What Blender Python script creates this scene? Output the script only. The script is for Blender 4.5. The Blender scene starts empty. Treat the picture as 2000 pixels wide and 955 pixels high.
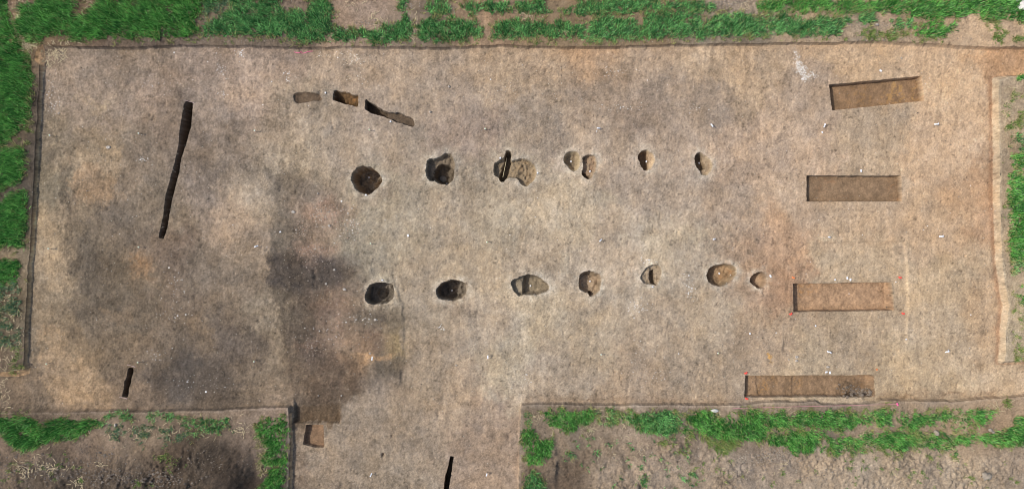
import bpy, math, random
import numpy as np
from mathutils import Vector

# ---------------------------------------------------------------- camera, sky, sun, exposure
SC = bpy.context.scene
COL = SC.collection
S = 0.0225          # metres per photo pixel on the excavated floor (grid pegs stand 5 m apart)
H = 30.0            # height of the drone above that floor

cam_d = bpy.data.cameras.new('camera')
cam_d.sensor_width = 36.0
cam_d.lens = 36.0 * H / (2000 * S)
cam_d.clip_start = 0.1
cam_d.clip_end = 3000
cam = bpy.data.objects.new('camera', cam_d)
cam.location = (0, 0, H)
COL.objects.link(cam)
SC.camera = cam

SUN_EL = math.radians(50)
world = bpy.data.worlds.new('World')
SC.world = world
world.use_nodes = True
nt = world.node_tree
bg = nt.nodes['Background']
sky = nt.nodes.new('ShaderNodeTexSky')
sky.sky_type = 'NISHITA'
sky.sun_disc = False
sky.sun_elevation = SUN_EL
sky.sun_rotation = math.radians(274)
sky.air_density = 1.0
sky.dust_density = 3.0
nt.links.new(sky.outputs[0], bg.inputs[0])
bg.inputs[1].default_value = 0.15
sun_d = bpy.data.lights.new('sun', 'SUN')
sun_d.energy = 2.7
sun_d.angle = math.radians(2.0)
sun_d.color = (1.0, 0.95, 0.88)
sun = bpy.data.objects.new('sun', sun_d)
d = Vector((math.cos(SUN_EL), -0.09 * math.cos(SUN_EL), -math.sin(SUN_EL)))
sun.rotation_euler = d.to_track_quat('-Z', 'Y').to_euler()
sun.location = (-20, 2, 25)
COL.objects.link(sun)
SC.view_settings.view_transform = 'Standard'
SC.view_settings.look = 'None'
SC.view_settings.exposure = 0.0
SC.view_settings.gamma = 1.0
SC.render.filter_size = 1.0
SC.cycles.filter_width = 1.0

# what a white sheet lying in this light would show, per channel (used to turn seen colours into real soil colours)
KLIT = np.array([1.25, 1.285, 1.37])

# ---------------------------------------------------------------- numpy helpers
rng = np.random.default_rng(11)
random.seed(5)


def smooth(a, b, x):
    t = np.clip((x - a) / (b - a), 0, 1)
    return t * t * (3 - 2 * t)


def vnoise(X, Y, sx, sy=None, seed=0):
    sy = sx if sy is None else sy
    r = np.random.default_rng(seed)
    T = r.random((256, 256)).astype(np.float32) * 2 - 1
    u = X / sx + 37.3 + seed * 1.7
    v = Y / sy + 11.9 + seed * 2.3
    iu = np.floor(u).astype(np.int32)
    iv = np.floor(v).astype(np.int32)
    fu = (u - iu).astype(np.float32)
    fv = (v - iv).astype(np.float32)
    fu = fu * fu * (3 - 2 * fu)
    fv = fv * fv * (3 - 2 * fv)
    a = T[iv & 255, iu & 255]
    b = T[iv & 255, (iu + 1) & 255]
    c = T[(iv + 1) & 255, iu & 255]
    e = T[(iv + 1) & 255, (iu + 1) & 255]
    return (a * (1 - fu) + b * fu) * (1 - fv) + (c * (1 - fu) + e * fu) * fv


def fbm(X, Y, s, n=4, seed=0, asp=1.0, gain=0.55):
    out = 0
    amp = 1.0
    tot = 0
    ca, sa = math.cos(0.6), math.sin(0.6)
    for i in range(n):
        out = out + amp * vnoise(X, Y, s, s * asp, seed + 13 * i)
        tot += amp
        amp *= gain
        s *= 0.5
        if asp == 1.0:
            X, Y = X * ca - Y * sa, X * sa + Y * ca
    return out / tot


def sdf(poly, X, Y):
    """signed distance to a polygon, negative inside"""
    P = np.asarray(poly, np.float64)
    Q = np.roll(P, -1, 0)
    d2 = np.full(X.shape, 1e18)
    ins = np.zeros(X.shape, bool)
    for (x0, y0), (x1, y1) in zip(P, Q):
        ex, ey = x1 - x0, y1 - y0
        wx, wy = X - x0, Y - y0
        L = ex * ex + ey * ey + 1e-12
        t = np.clip((wx * ex + wy * ey) / L, 0, 1)
        d2 = np.minimum(d2, (wx - t * ex) ** 2 + (wy - t * ey) ** 2)
        if y0 != y1:
            c = ((y0 <= Y) != (y1 <= Y)) & (X < ex * (Y - y0) / (y1 - y0) + x0)
            ins ^= c
    dd = np.sqrt(d2)
    return np.where(ins, -dd, dd)


def worley(X, Y, s, seed=0):
    r = np.random.default_rng(seed)
    JX = r.random((256, 256)); JY = r.random((256, 256)); JR = r.random((256, 256))
    u = X / s + 50; v = Y / s + 50
    iu = np.floor(u).astype(np.int32); iv = np.floor(v).astype(np.int32)
    best = np.zeros(X.shape)
    for a in (-1, 0, 1):
        for b in (-1, 0, 1):
            ci, cj = (iu + a) & 255, (iv + b) & 255
            dx = iu + a + JX[cj, ci] - u; dy = iv + b + JY[cj, ci] - v
            rad = 0.25 + 0.6 * JR[cj, ci]
            best = np.maximum(best, rad * np.sqrt(np.clip(1 - (dx * dx + dy * dy) / (rad * rad), 0, 1)))
    return best


def ell(cx, cy, rx, ry, n=20, a=0.0):
    o = []
    for i in range(n):
        t = 2 * math.pi * i / n
        x, y = rx * math.cos(t), ry * math.sin(t)
        o.append((cx + x * math.cos(a) - y * math.sin(a), cy + x * math.sin(a) + y * math.cos(a)))
    return o


def lin(c):
    c = np.asarray(c, np.float64) / 255.0
    return np.where(c <= 0.04045, c / 12.92, ((c + 0.055) / 1.055) ** 2.4)


def alb(c):
    return lin(c) / KLIT


def wxy(px, py, z=0.0):
    """photo pixel seen at height z -> metres"""
    k = S * (1 - z / H)
    return (px - 1000) * k, -(py - 477.5) * k


ZF = 0.23           # height of the wheat field above the excavated floor
KF = 1 - ZF / H


def fld(poly, z=ZF):
    k = 1 - z / H
    return [(1000 + (x - 1000) * k, 477.5 + (y - 477.5) * k) for x, y in poly]


# ---------------------------------------------------------------- grid over the whole site
STEP = 1.5
GX0, GX1, GY0, GY1 = -180.0, 2180.0, -160.0, 1115.0
nx = int((GX1 - GX0) / STEP) + 1
ny = int((GY1 - GY0) / STEP) + 1
gx = GX0 + np.arange(nx) * STEP
gy = GY0 + np.arange(ny) * STEP
X, Y = np.meshgrid(gx, gy)
DX = np.zeros_like(X)
DY = np.zeros_like(X)
# a small wobble so that no cut edge is ruler-straight
WX = vnoise(X, Y, 7, seed=3) * 0.8 + vnoise(X, Y, 26, seed=4) * 1.0
WY = vnoise(X, Y, 7, seed=5) * 0.8 + vnoise(X, Y, 26, seed=6) * 1.0


def win(poly, pad):
    P = np.asarray(poly)
    i0 = max(0, int((P[:, 0].min() - pad - GX0) / STEP))
    i1 = min(nx, int((P[:, 0].max() + pad - GX0) / STEP) + 2)
    j0 = max(0, int((P[:, 1].min() - pad - GY0) / STEP))
    j1 = min(ny, int((P[:, 1].max() + pad - GY0) / STEP) + 2)
    return slice(j0, j1), slice(i0, i1)


def snap(sl, sd, lim=0.62):
    gyv, gxv = np.gradient(sd, STEP)
    g = np.sqrt(gxv ** 2 + gyv ** 2) + 1e-6
    m = np.abs(sd) < lim * STEP
    dx = np.where(m, -sd * gxv / g, DX[sl])
    dy = np.where(m, -sd * gyv / g, DY[sl])
    DX[sl] = np.clip(dx, -1.1, 1.1)
    DY[sl] = np.clip(dy, -1.1, 1.1)
    return np.where(m, 0.0, sd)


# ---------------------------------------------------------------- the wheat field round the excavation
TOP_EDGE = [(82, 87), (100, 89), (170, 91), (250, 92), (350, 88), (430, 89), (500, 89), (600, 93), (700, 90), (780, 91),
            (850, 93), (920, 90), (980, 88), (1100, 92), (1200, 90), (1300, 87), (1400, 85), (1500, 84), (1600, 83),
            (1700, 80), (1760, 81), (1800, 83), (1850, 87), (1900, 91), (1950, 92), (2000, 92), (2300, 93)]
LEFT_EDGE = [(70, 100), (66, 116), (76, 127), (75, 160), (71, 220), (68, 260), (66, 310), (64, 350), (61, 400), (59, 440),
             (57, 480), (52, 540), (49, 590), (46, 640), (45, 700), (44, 722), (0, 726)]
FA = [(-900, -900), (3300, -900), (3300, 93)] + TOP_EDGE[::-1] + LEFT_EDGE + [(-900, 730)]
FB = [(1952, 156), (1975, 150), (2010, 147), (3300, 140), (3300, 703), (2000, 703), (1964, 706), (1965, 680), (1966, 640),
      (1969, 615), (1972, 598), (1967, 570), (1962, 540), (1958, 500), (1955, 450), (1952, 380), (1953, 300), (1951, 200)]
FC = [(-900, 806), (100, 806), (180, 804), (250, 805), (350, 803), (420, 802), (480, 799), (530, 796), (563, 797), (565, 860),
      (564, 930), (563, 1400), (-900, 1400)]
FD = [(1018, 791), (1060, 790), (1100, 790), (1200, 792), (1300, 791), (1400, 792), (1450, 791), (1478, 787), (1520, 786),
      (1560, 786), (1594, 785), (1602, 791), (1660, 790), (1712, 787), (1722, 781), (1750, 782), (1800, 784), (1860, 785), (1900, 781),
      (1960, 777), (2000, 775), (3300, 760), (3300, 1400), (1013, 1400), (1015, 900)]
field = np.full(X.shape, 1e9)
for P in (FA, FB, FC, FD):
    field = np.minimum(field, sdf(fld(P), X + WX, Y + WY))
ring = np.minimum.reduce([X - GX0, GX1 - X, Y - GY0, GY1 - Y]) - 45
field = np.minimum(field, ring)
field = snap((slice(None), slice(None)), field)


def blob(cx, cy, rx, ry):
    return np.exp(-(((X - cx) / rx) ** 2 + ((Y - cy) / ry) ** 2))


bw = 2.6 + 26 * blob(72, 110, 24, 22) + 16 * blob(20, 728, 40, 14) + 14 * blob(20, 800, 130, 40) + 3 * blob(1800, 85, 110, 30)
bw = bw + 2.0 * blob(60, 420, 30, 300) + 5 * np.exp(-((X - 1945) / 30) ** 2) * (Y > 145) * (Y < 712) + 2 * blob(565, 870, 12, 200)
fm = (1 - np.clip(field / bw, 0, 1)) ** 1.5         # 1 on the field, 0 on the floor
inF = field <= 0

# ---------------------------------------------------------------- relief
RX = 1 - 0.45 * smooth(1430, 1620, X)       # the right end was trowelled smoother
floorZ = 0.014 * fbm(X, Y, 120, 3, 20) + RX * (0.020 * fbm(X, Y, 34, 4, 21) + 0.013 * fbm(X, Y, 9, 3, 22, gain=.7) \
    + 0.0065 * vnoise(X, Y, 2.7, seed=23))
floorZ += 0.006 * vnoise(X, Y, 9, 60, seed=24) * smooth(150, 500, X)      # scraping strokes of the shovels
lump = fbm(X, Y, 16, 3, 25)
floorZ += 0.016 * np.clip(lump - 0.22, 0, 1) * 2
floorZ -= 0.10 * np.clip(fbm(X, Y, 7, 2, 28) - 0.42, 0, 1) * np.clip(.4 + 1.5 * fbm(X, Y, 80, 2, 29), .1, 1)
cr_ = np.abs(fbm(X + 10 * vnoise(X, Y, 30, seed=60), Y, 70, 4, 61))
floorZ -= 0.022 * np.clip(1 - cr_ / 0.018, 0, 1) * smooth(.05, .35, fbm(X, Y, 110, 2, 62))
# rough weathered patches in the old house area
rough = smooth(520, 560, X) * (1 - smooth(760, 800, X)) * smooth(330, 380, Y) * (1 - smooth(760, 800, Y))
floorZ += rough * (0.018 * fbm(X, Y, 11, 3, 26) + 0.012 * (1 - np.abs(fbm(X, Y, 30, 3, 27))))

# field surface: ridged clods, ruts, spoil
ridge = 1 - np.abs(fbm(X + 0.6 * Y, Y - 0.3 * X, 22, 4, 30, gain=0.6))
clod = fbm(X, Y, 9, 3, 31, gain=0.7)
br = sdf(fld([(1020, 880), (1100, 870), (1180, 860), (1300, 850), (1500, 885), (1700, 885), (1980, 880), (2300, 860), (2300, 1300), (1020, 1300)]), X, Y)
brm = 1 - smooth(-18, 12, br + 12 * fbm(X, Y, 40, 3, 32))
tr = sdf(fld([(-300, -400), (2400, -400), (2400, -2), (1700, 2), (1500, 8), (1470, 22), (1370, 20), (1350, 0), (1000, 4), (800, 8), (640, 2), (420, 2), (200, 2), (130, 15), (30, 20), (-300, -20)]), X, Y)
trm = 1 - smooth(-6, 8, tr)
WO1 = worley(X + 4 * vnoise(X, Y, 7, seed=63), Y + 4 * vnoise(X, Y, 7, seed=64), 15, 48) * np.clip(.3 + 2.2 * fbm(X, Y, 34, 3, 65), 0, 1)
WO2 = worley(X + 2 * vnoise(X, Y, 4, seed=66), Y, 6.5, 49)
RM = np.clip(0.6 + 1.3 * fbm(X, Y, 55, 3, 47), 0.12, 1.3)      # trodden smooth patches between the clods
fieldZ = ZF + 0.02 * fbm(X, Y, 60, 3, 33) + 0.012 * fbm(X, Y, 12, 3, 34) + 0.006 * vnoise(X, Y, 3, seed=35)
fieldZ += np.maximum(brm, trm) * (RM * (0.04 * (ridge - 0.75) + 0.03 * clod + 0.13 * WO1 + 0.07 * WO2 + 0.015 * vnoise(X, Y, 4.2, seed=36) + 0.018 * vnoise(X, Y, 2.4, seed=37)))
# ruts in the lower right field
for (x0, y0, x1, y1, wd, dp) in ((1215, 880, 1260, 960, 9, 0.09), (1300, 900, 1320, 960, 8, .05), (1780, 880, 1860, 960, 8, .05), (1680, 890, 1740, 960, 7, .05)):
    a, b = fld([(x0, y0), (x1, y1)])
    t = np.clip(((X - a[0]) * (b[0] - a[0]) + (Y - a[1]) * (b[1] - a[1])) / ((b[0] - a[0]) ** 2 + (b[1] - a[1]) ** 2), 0, 1)
    dd = np.hypot(X - a[0] - t * (b[0] - a[0]), Y - a[1] - t * (b[1] - a[1]))
    fieldZ -= dp * np.exp(-(dd / wd) ** 2) * (inF)
# spoil heap bottom left
HEAP = fld([(150, 905), (200, 880), (250, 862), (300, 852), (380, 856), (440, 850), (470, 858), (495, 885), (505, 920), (508, 960), (505, 1055), (-60, 1055), (60, 930), (110, 905)])
hp = sdf(HEAP, X + 9 * fbm(X, Y, 40, 3, 38), Y + 9 * fbm(X, Y, 40, 3, 39))
hw = 64 + 150 * (1 - smooth(150, 420, X))
heapm = 1 - smooth(0, 1, np.clip(1 + hp / hw, 0, 1))
streak = 1 - np.abs(fbm(X * 0.8 + Y * 0.6, (Y * 0.8 - X * 0.6) * 0.35, 14, 4, 41, gain=0.6))
heapZ = heapm * (0.7 + 0.2 * fbm(X, Y, 70, 3, 40)) + np.clip(heapm * 3, 0, 1) * (1 - .6 * smooth(380, 440, X)) * (0.08 * (streak - 0.8) + 0.04 * (ridge - .75) + 0.02 * vnoise(X, Y, 2.6, seed=45) + 0.03 * clod + 0.14 * WO1 + 0.05 * WO2)
rbl = np.exp(-(((X - 150) / 230) ** 2 + ((Y - 940) / 55) ** 2))
heapZ += rbl * (0.03 * clod + 0.04 * (ridge - .75) + .12 * WO1 + .04 * WO2)
fieldZ += heapZ * smooth(838, 862, Y) * (X < 540)
# dug hollow in the lower right field corner
hol = sdf(fld([(1090, 900), (1110, 893), (1150, 892), (1165, 905), (1170, 925), (1160, 960), (1150, 1000), (1085, 1000), (1083, 930)]), X + WX * 2, Y + WY * 2)
fieldZ -= 0.09 * (1 - smooth(-7, 2, hol))
fieldZ = ZF + (fieldZ - ZF) * smooth(0, 25, ring + 45)

Z = floorZ * (1 - fm) + fieldZ * fm
wallband = (fm > 0.02) & (fm < 0.98)
Z += wallband * 0.02 * vnoise(X, Y, 5, seed=43)

Z -= 0.055 * fm * np.exp(-((X - 40) / 60) ** 2) * smooth(100, 160, Y) * (1 - smooth(690, 760, Y))
# scarp: the house area stands a little proud of the floor to its right
sc = np.interp(Y, [520, 540, 570, 600, 640, 680, 720, 745], [763, 768, 777, 784, 789, 787, 785, 781])
sdl = X - sc + 9 * fbm(X, Y, 26, 4, 44, gain=.65)
Z += 0.05 * np.clip(.75 + 1.2 * fbm(X, Y, 30, 2, 46), .1, 1.4) * (1 - smooth(-2.5, 2.5, sdl)) * smooth(-90, -10, sdl) * smooth(520, 540, Y) * (1 - smooth(735, 760, Y))
# lower panel with two stepped sides
PAN = [(574, 700), (664, 700), (664, 826), (574, 826)]
pn = sdf(PAN, X + .5 * WX, Y + .5 * WY)
Z -= 0.2 * (1 - smooth(-1.8, 0, pn)) * smooth(770, 802, Y)
# faint recess round the third long trench
REC = [(1575, 474), (1690, 470), (1768, 470), (1774, 520), (1776, 600), (1772, 672), (1720, 680), (1640, 690), (1528, 688), (1530, 600), (1540, 500)]
rc = sdf(REC, X + WX, Y + WY)
Z -= 0.06 * (1 - smooth(-4, 0, rc)) * (0.25 + 0.75 * np.clip(smooth(1700, 1740, X) + smooth(660, 680, Y) + (1 - smooth(470, 490, Y)), 0, 1))
# little hand-dug dimples, holes and scuffs on the floor (x, y, radius, depth)
for (cx, cy, r, dp) in ((748, 888, 3, .18), (766, 851, 2.5, .1), (855, 806, 5, .05), (1382, 742, 4, .05), (668, 403, 3, .05),
                        (549, 368, 4, .05), (578, 376, 2, .1), (577, 320, 2, .05), (669, 949, 6, .07), (801, 950, 6, .07), (1885, 500, 2.5, .08),
                        (1871, 558, 2, .05), (1840, 394, 3, .05), (322, 205, 4, .05), (293, 225, 2.5, .07), (300, 228, 2.5, .07), (298, 234, 2, .06), (302, 232, 2, .06),
                        (458, 533, 2.5, .05), (76, 685, 7, .05), (72, 700, 7, .06), (70, 670, 5, .04), (380, 580, 4, .05), (995, 852, 6, .08), (970, 850, 8, .04), (1210, 310, 2, .05),
                        (908, 565, 3, .05), (696, 567, 2.5, .05), (1168, 590, 3, .05), (1491, 572, 2, .07), (624, 182, 4, .1), (780, 558, 2, .07), (790, 567, 2, .08),
                        (614, 530, 4, .09), (616, 542, 5, .1), (613, 556, 3.5, .09), (620, 560, 2.5, .06), (777, 500, 3, .04), (706, 615, 5, .06), (840, 668, 3, .05), (651, 250, 3, .07), (648, 240, 3, .06), (605, 288, 2, .05),
                        (388, 345, 4, .03), (1453, 415, 5, .04), (785, 405, 3, .03), (787, 418, 3, .03)):
    q = np.hypot((X - cx), (Y - cy) * 0.8)
    sl = win([(cx, cy)], 30)
    Z[sl] -= dp * np.exp(-(q[sl] / r) ** 2 * 1.3)

# ---------------------------------------------------------------- pits and trenches
# name, label, category, group, rim, depth, batter(px), floor roughness, floor colour, wall colour, [ (hole polygon, extra depth, batter) ]
PITS = []


def pit(name, label, cat, rim, depth, bat, ro, cf, cw, holes=(), grp=None, slope=None):
    if name in ('post_pit', 'ditch_slot'):
        q_ = []
        for a_, b_ in zip(rim, rim[1:] + rim[:1]):
            q_ += [(.75 * a_[0] + .25 * b_[0], .75 * a_[1] + .25 * b_[1]), (.25 * a_[0] + .75 * b_[0], .25 * a_[1] + .75 * b_[1])]
        rim = q_
    if name == 'post_pit':
        depth *= 1.25
        holes = [(a_, b_ * 1.25, c_) for a_, b_, c_ in holes]
    PITS.append(dict(name=name, label=label, cat=cat, rim=rim, depth=depth, bat=bat, ro=ro, cf=cf, cw=cw, holes=holes, grp=grp, slope=slope))


BR1, BR2 = (118, 98, 80), (150, 128, 104)
G_SLOT, G_UP, G_LOW, G_TR, G_ARC = ('narrow deep slots', 'upper row of post pits', 'lower row of post pits', 'straight-sided test trenches', 'short slots along the curved ditch')
pit('slot_trench', 'longest narrow dark slot, slanting across the left part of the excavated floor', 'trench',
    [(365, 195), (372, 198), (377, 200), (376, 215), (373, 249), (366, 271), (360, 290), (354, 309), (351, 325), (349, 340), (343, 365), (337, 387), (330, 425), (326, 447), (320, 467),
     (310, 465), (314, 444), (320, 410), (323, 381), (331, 356), (337, 331), (343, 306), (348, 284), (350, 255), (355, 227), (359, 205)], 0.85, 1.2, .02, (95, 85, 72), (90, 82, 72), grp=G_SLOT)
pit('slot_trench', 'short narrow dark slot near the lower left corner, taped at both ends', 'trench',
    [(252, 718), (260, 718), (261, 723), (258, 735), (256, 747), (252, 760), (251, 772), (248, 776), (238, 774), (240, 765), (242, 758), (243, 746), (247, 736), (249, 724)],
    0.85, 1.2, .02, (95, 85, 72), (85, 78, 68), grp=G_SLOT)
pit('slot_trench', 'narrow black slot running out of the picture between the two lower field blocks', 'trench',
    [(879, 890), (886, 891), (884, 906), (880, 936), (876, 955), (869, 985), (860, 984), (866, 955), (869, 931), (874, 913), (877, 898)],
    0.95, 1.2, .02, (95, 85, 72), (90, 80, 68), grp=G_SLOT)
pit('ditch_slot', 'shallow grey hollow at the left end of the curved line of slots', 'trench',
    [(572, 186), (579, 180), (601, 179), (612, 181), (624, 182), (628, 191), (634, 195), (616, 198), (603, 200), (583, 203), (575, 198)],
    0.11, 5, .01, (114, 99, 82), (108, 94, 79), grp=G_ARC)
pit('ditch_slot', 'deep middle slot of the curved line, its upper side showing yellow soil', 'trench',
    [(651, 178), (655, 175), (662, 177), (670, 179), (682, 181), (690, 186), (700, 185), (700, 196), (698, 210), (690, 208), (677, 205), (667, 202), (659, 198), (649, 197), (649, 188)],
    0.42, 3.0, .03, (125, 102, 74), (120, 100, 76), grp=G_ARC, slope=(0.0, 0.012))
pit('ditch_slot', 'long stepped slot at the right end of the curved line, black at its left half', 'trench',
    [(714, 192), (719, 196), (733, 205), (742, 210), (752, 216), (761, 218), (773, 219), (786, 223), (797, 229), (806, 231), (811, 240), (808, 250),
     (797, 247), (784, 242), (773, 238), (765, 234), (754, 231), (745, 227), (729, 223), (721, 219), (712, 212), (713, 201)],
    0.2, 2.0, .012, (112, 99, 84), (92, 82, 70), [([(712, 190), (733, 203), (757, 216), (753, 234), (729, 226), (709, 213)], 0.5, 2.0)], grp=G_ARC)
pit('post_pit', 'large round brown pit with a sunlit right rim, first of the upper row', 'pit',
    [(701, 326), (711, 324), (721, 326), (730, 328), (739, 337), (745, 346), (748, 353), (741, 363), (732, 372), (723, 380), (716, 382), (710, 378), (701, 376), (693, 367), (688, 358), (685, 350), (687, 342), (693, 332)],
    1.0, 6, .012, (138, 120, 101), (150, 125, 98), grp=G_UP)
pit('post_pit', 'deep dark pit with a broken ledge along its top, second of the upper row', 'pit',
    [(832, 314), (837, 312), (841, 310), (847, 312), (856, 306), (865, 302), (871, 298), (877, 300), (882, 299), (884, 307), (888, 315), (889, 326), (888, 347), (885, 354), (875, 362), (870, 359), (860, 359), (847, 355), (836, 352), (832, 340), (832, 326)],
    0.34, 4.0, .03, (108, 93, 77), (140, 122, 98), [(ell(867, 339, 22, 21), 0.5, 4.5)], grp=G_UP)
pit('post_pit', 'wide lobed pit cut through by a narrow slot, third of the upper row', 'pit',
    [(963, 321), (973, 315), (979, 311), (984, 309), (986, 300), (989, 294), (994, 293), (997, 297), (998, 308), (998, 314), (1007, 311), (1021, 310), (1030, 311), (1038, 317), (1045, 325), (1048, 335), (1046, 347), (1040, 356), (1032, 362),
     (1025, 365), (1019, 361), (1013, 355), (1008, 349), (999, 348), (991, 348), (985, 354), (980, 355), (975, 351), (974, 346), (968, 343), (963, 335), (964, 328)],
    0.22, 3.5, .05, (125, 106, 84), (150, 128, 100), [([(985, 292), (998, 292), (1000, 312), (995, 335), (988, 356), (977, 358), (973, 350), (979, 335), (984, 315), (985, 303)], 0.5, 2.5)], grp=G_UP)
pit('post_pit', 'shallow oval bowl touching a rough twin pit, left one of the pair', 'pit',
    [(1101, 306), (1106, 298), (1113, 295), (1121, 294), (1129, 296), (1133, 303), (1134, 314), (1131, 326), (1126, 334), (1120, 336), (1112, 331), (1106, 322), (1101, 315)],
    0.32, 9, .012, (125, 107, 86), (160, 138, 108), grp=G_UP)
pit('post_pit', 'rough lumpy pit touching a smooth oval bowl, right one of the pair', 'pit',
    [(1137, 307), (1142, 304), (1151, 302), (1161, 304), (1165, 309), (1167, 320), (1165, 331), (1159, 344), (1151, 352), (1144, 350), (1136, 343), (1135, 335), (1137, 328), (1137, 315)],
    0.20, 4, .05, (135, 112, 90), (135, 115, 92), [([(1134, 336), (1142, 338), (1154, 346), (1152, 352), (1143, 351), (1136, 344)], .25, 4)], grp=G_UP)
pit('post_pit', 'narrow upright oval pit with a pale sunlit right slope, in the upper row', 'pit',
    [(1246, 304), (1251, 295), (1262, 290), (1268, 293), (1275, 299), (1280, 309), (1279, 320), (1274, 329), (1266, 334), (1259, 333), (1253, 328), (1249, 318), (1246, 310)],
    0.16, 6, .008, (150, 124, 98), (168, 142, 112), [([(1246, 304), (1251, 295), (1262, 290), (1268, 297), (1269, 309), (1270, 321), (1268, 331), (1260, 334), (1253, 328), (1249, 318), (1246, 310)], .5, 2.5)], grp=G_UP)
pit('post_pit', 'small double pit, dark left and shallow right, ending the upper row', 'pit',
    [(1356, 314), (1357, 305), (1361, 298), (1367, 296), (1373, 298), (1381, 306), (1389, 310), (1393, 320), (1391, 332), (1383, 342), (1375, 344), (1369, 341), (1366, 334), (1359, 326)],
    0.14, 5, .012, (140, 118, 94), (160, 138, 110), [([(1356, 314), (1357, 305), (1361, 298), (1367, 296), (1372, 301), (1375, 314), (1380, 328), (1373, 333), (1366, 334), (1359, 326)], .42, 2.5)], grp=G_UP)
pit('post_pit', 'rounded rectangular dark pit beside the scarp, first of the lower row', 'pit',
    [(712, 574), (717, 561), (724, 554), (738, 551), (752, 551), (764, 554), (769, 559), (771, 568), (771, 583), (764, 588), (751, 593), (740, 593), (729, 595), (718, 592), (713, 587)],
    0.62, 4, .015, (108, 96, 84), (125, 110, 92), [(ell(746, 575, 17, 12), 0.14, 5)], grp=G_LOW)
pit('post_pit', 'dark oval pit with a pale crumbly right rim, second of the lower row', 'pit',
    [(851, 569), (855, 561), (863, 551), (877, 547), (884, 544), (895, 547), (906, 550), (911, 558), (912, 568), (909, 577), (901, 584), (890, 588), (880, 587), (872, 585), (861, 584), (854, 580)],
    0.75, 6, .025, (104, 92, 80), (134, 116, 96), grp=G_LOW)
pit('post_pit', 'leaf-shaped pit with a shallow left end and pointed right end, third of the lower row', 'pit',
    [(996, 552), (1001, 544), (1012, 542), (1020, 538), (1028, 536), (1042, 537), (1054, 540), (1064, 548), (1072, 556), (1075, 561), (1070, 568), (1058, 574), (1042, 576), (1029, 577), (1023, 575), (1015, 579), (1009, 575), (1002, 565)],
    0.2, 3, .02, (128, 112, 92), (115, 98, 80), [([(1024, 525), (1100, 525), (1100, 600), (1020, 600), (1019, 560)], .28, 7)], grp=G_LOW)
pit('post_pit', 'round brown pit with a small notch at its foot, fourth of the lower row', 'pit',
    [(1131, 538), (1138, 532), (1147, 529), (1156, 529), (1168, 533), (1174, 541), (1176, 554), (1174, 565), (1169, 573), (1159, 579), (1153, 579), (1149, 573), (1141, 571), (1132, 564), (1130, 554)],
    0.42, 8, .015, (138, 116, 94), (130, 110, 88), [(ell(1155, 574, 5, 5), 0.15, 2)], grp=G_LOW)
pit('post_pit', 'small crumbly pit with a dark upright slot in it, fifth of the lower row', 'pit',
    [(1250, 540), (1258, 527), (1266, 519), (1275, 517), (1284, 516), (1291, 522), (1294, 533), (1290, 548), (1283, 559), (1274, 556), (1261, 555), (1253, 548)],
    0.15, 4, .05, (140, 120, 98), (130, 112, 92), [([(1270, 530), (1279, 526), (1281, 540), (1284, 558), (1277, 558), (1270, 549)], .38, 1.8)], grp=G_LOW)
pit('post_pit', 'broad oval pit with rusty brown floor and pale right rim, sixth of the lower row', 'pit',
    [(1378, 534), (1386, 522), (1402, 515), (1420, 514), (1435, 519), (1441, 530), (1437, 543), (1423, 552), (1408, 560), (1399, 558), (1389, 555), (1380, 546)],
    0.42, 8, .02, (132, 106, 80), (140, 118, 92), grp=G_LOW)
pit('post_pit', 'smallest round pit, at the right end of the lower row', 'pit',
    [(1464, 545), (1468, 536), (1482, 530), (1491, 531), (1498, 542), (1497, 552), (1491, 563), (1483, 565), (1473, 558), (1465, 552)],
    0.36, 5, .01, (140, 114, 90), (120, 98, 78), grp=G_LOW)
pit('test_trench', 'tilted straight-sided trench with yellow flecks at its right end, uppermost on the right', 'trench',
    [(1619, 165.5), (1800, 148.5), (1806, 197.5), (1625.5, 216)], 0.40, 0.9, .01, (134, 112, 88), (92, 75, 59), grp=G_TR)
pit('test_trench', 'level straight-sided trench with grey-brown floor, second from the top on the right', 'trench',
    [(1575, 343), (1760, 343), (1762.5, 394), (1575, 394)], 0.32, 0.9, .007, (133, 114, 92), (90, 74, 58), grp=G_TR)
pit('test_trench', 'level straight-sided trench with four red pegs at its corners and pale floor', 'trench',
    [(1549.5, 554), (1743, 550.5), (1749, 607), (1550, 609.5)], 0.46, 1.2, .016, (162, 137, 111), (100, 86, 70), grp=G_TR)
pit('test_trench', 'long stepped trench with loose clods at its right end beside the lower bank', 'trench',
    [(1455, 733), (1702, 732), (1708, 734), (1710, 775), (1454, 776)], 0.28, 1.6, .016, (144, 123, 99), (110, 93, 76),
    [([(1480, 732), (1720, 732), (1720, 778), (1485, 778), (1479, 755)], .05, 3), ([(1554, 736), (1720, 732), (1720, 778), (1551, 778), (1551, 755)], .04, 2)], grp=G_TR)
pit('square_pit', 'small square pit in the lower step beside the left field block', 'pit',
    [(598, 829), (632, 829), (633, 873), (615, 873), (592, 868), (595, 848)], 0.26, 2, .01, (112, 94, 76), (108, 92, 76))

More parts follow.
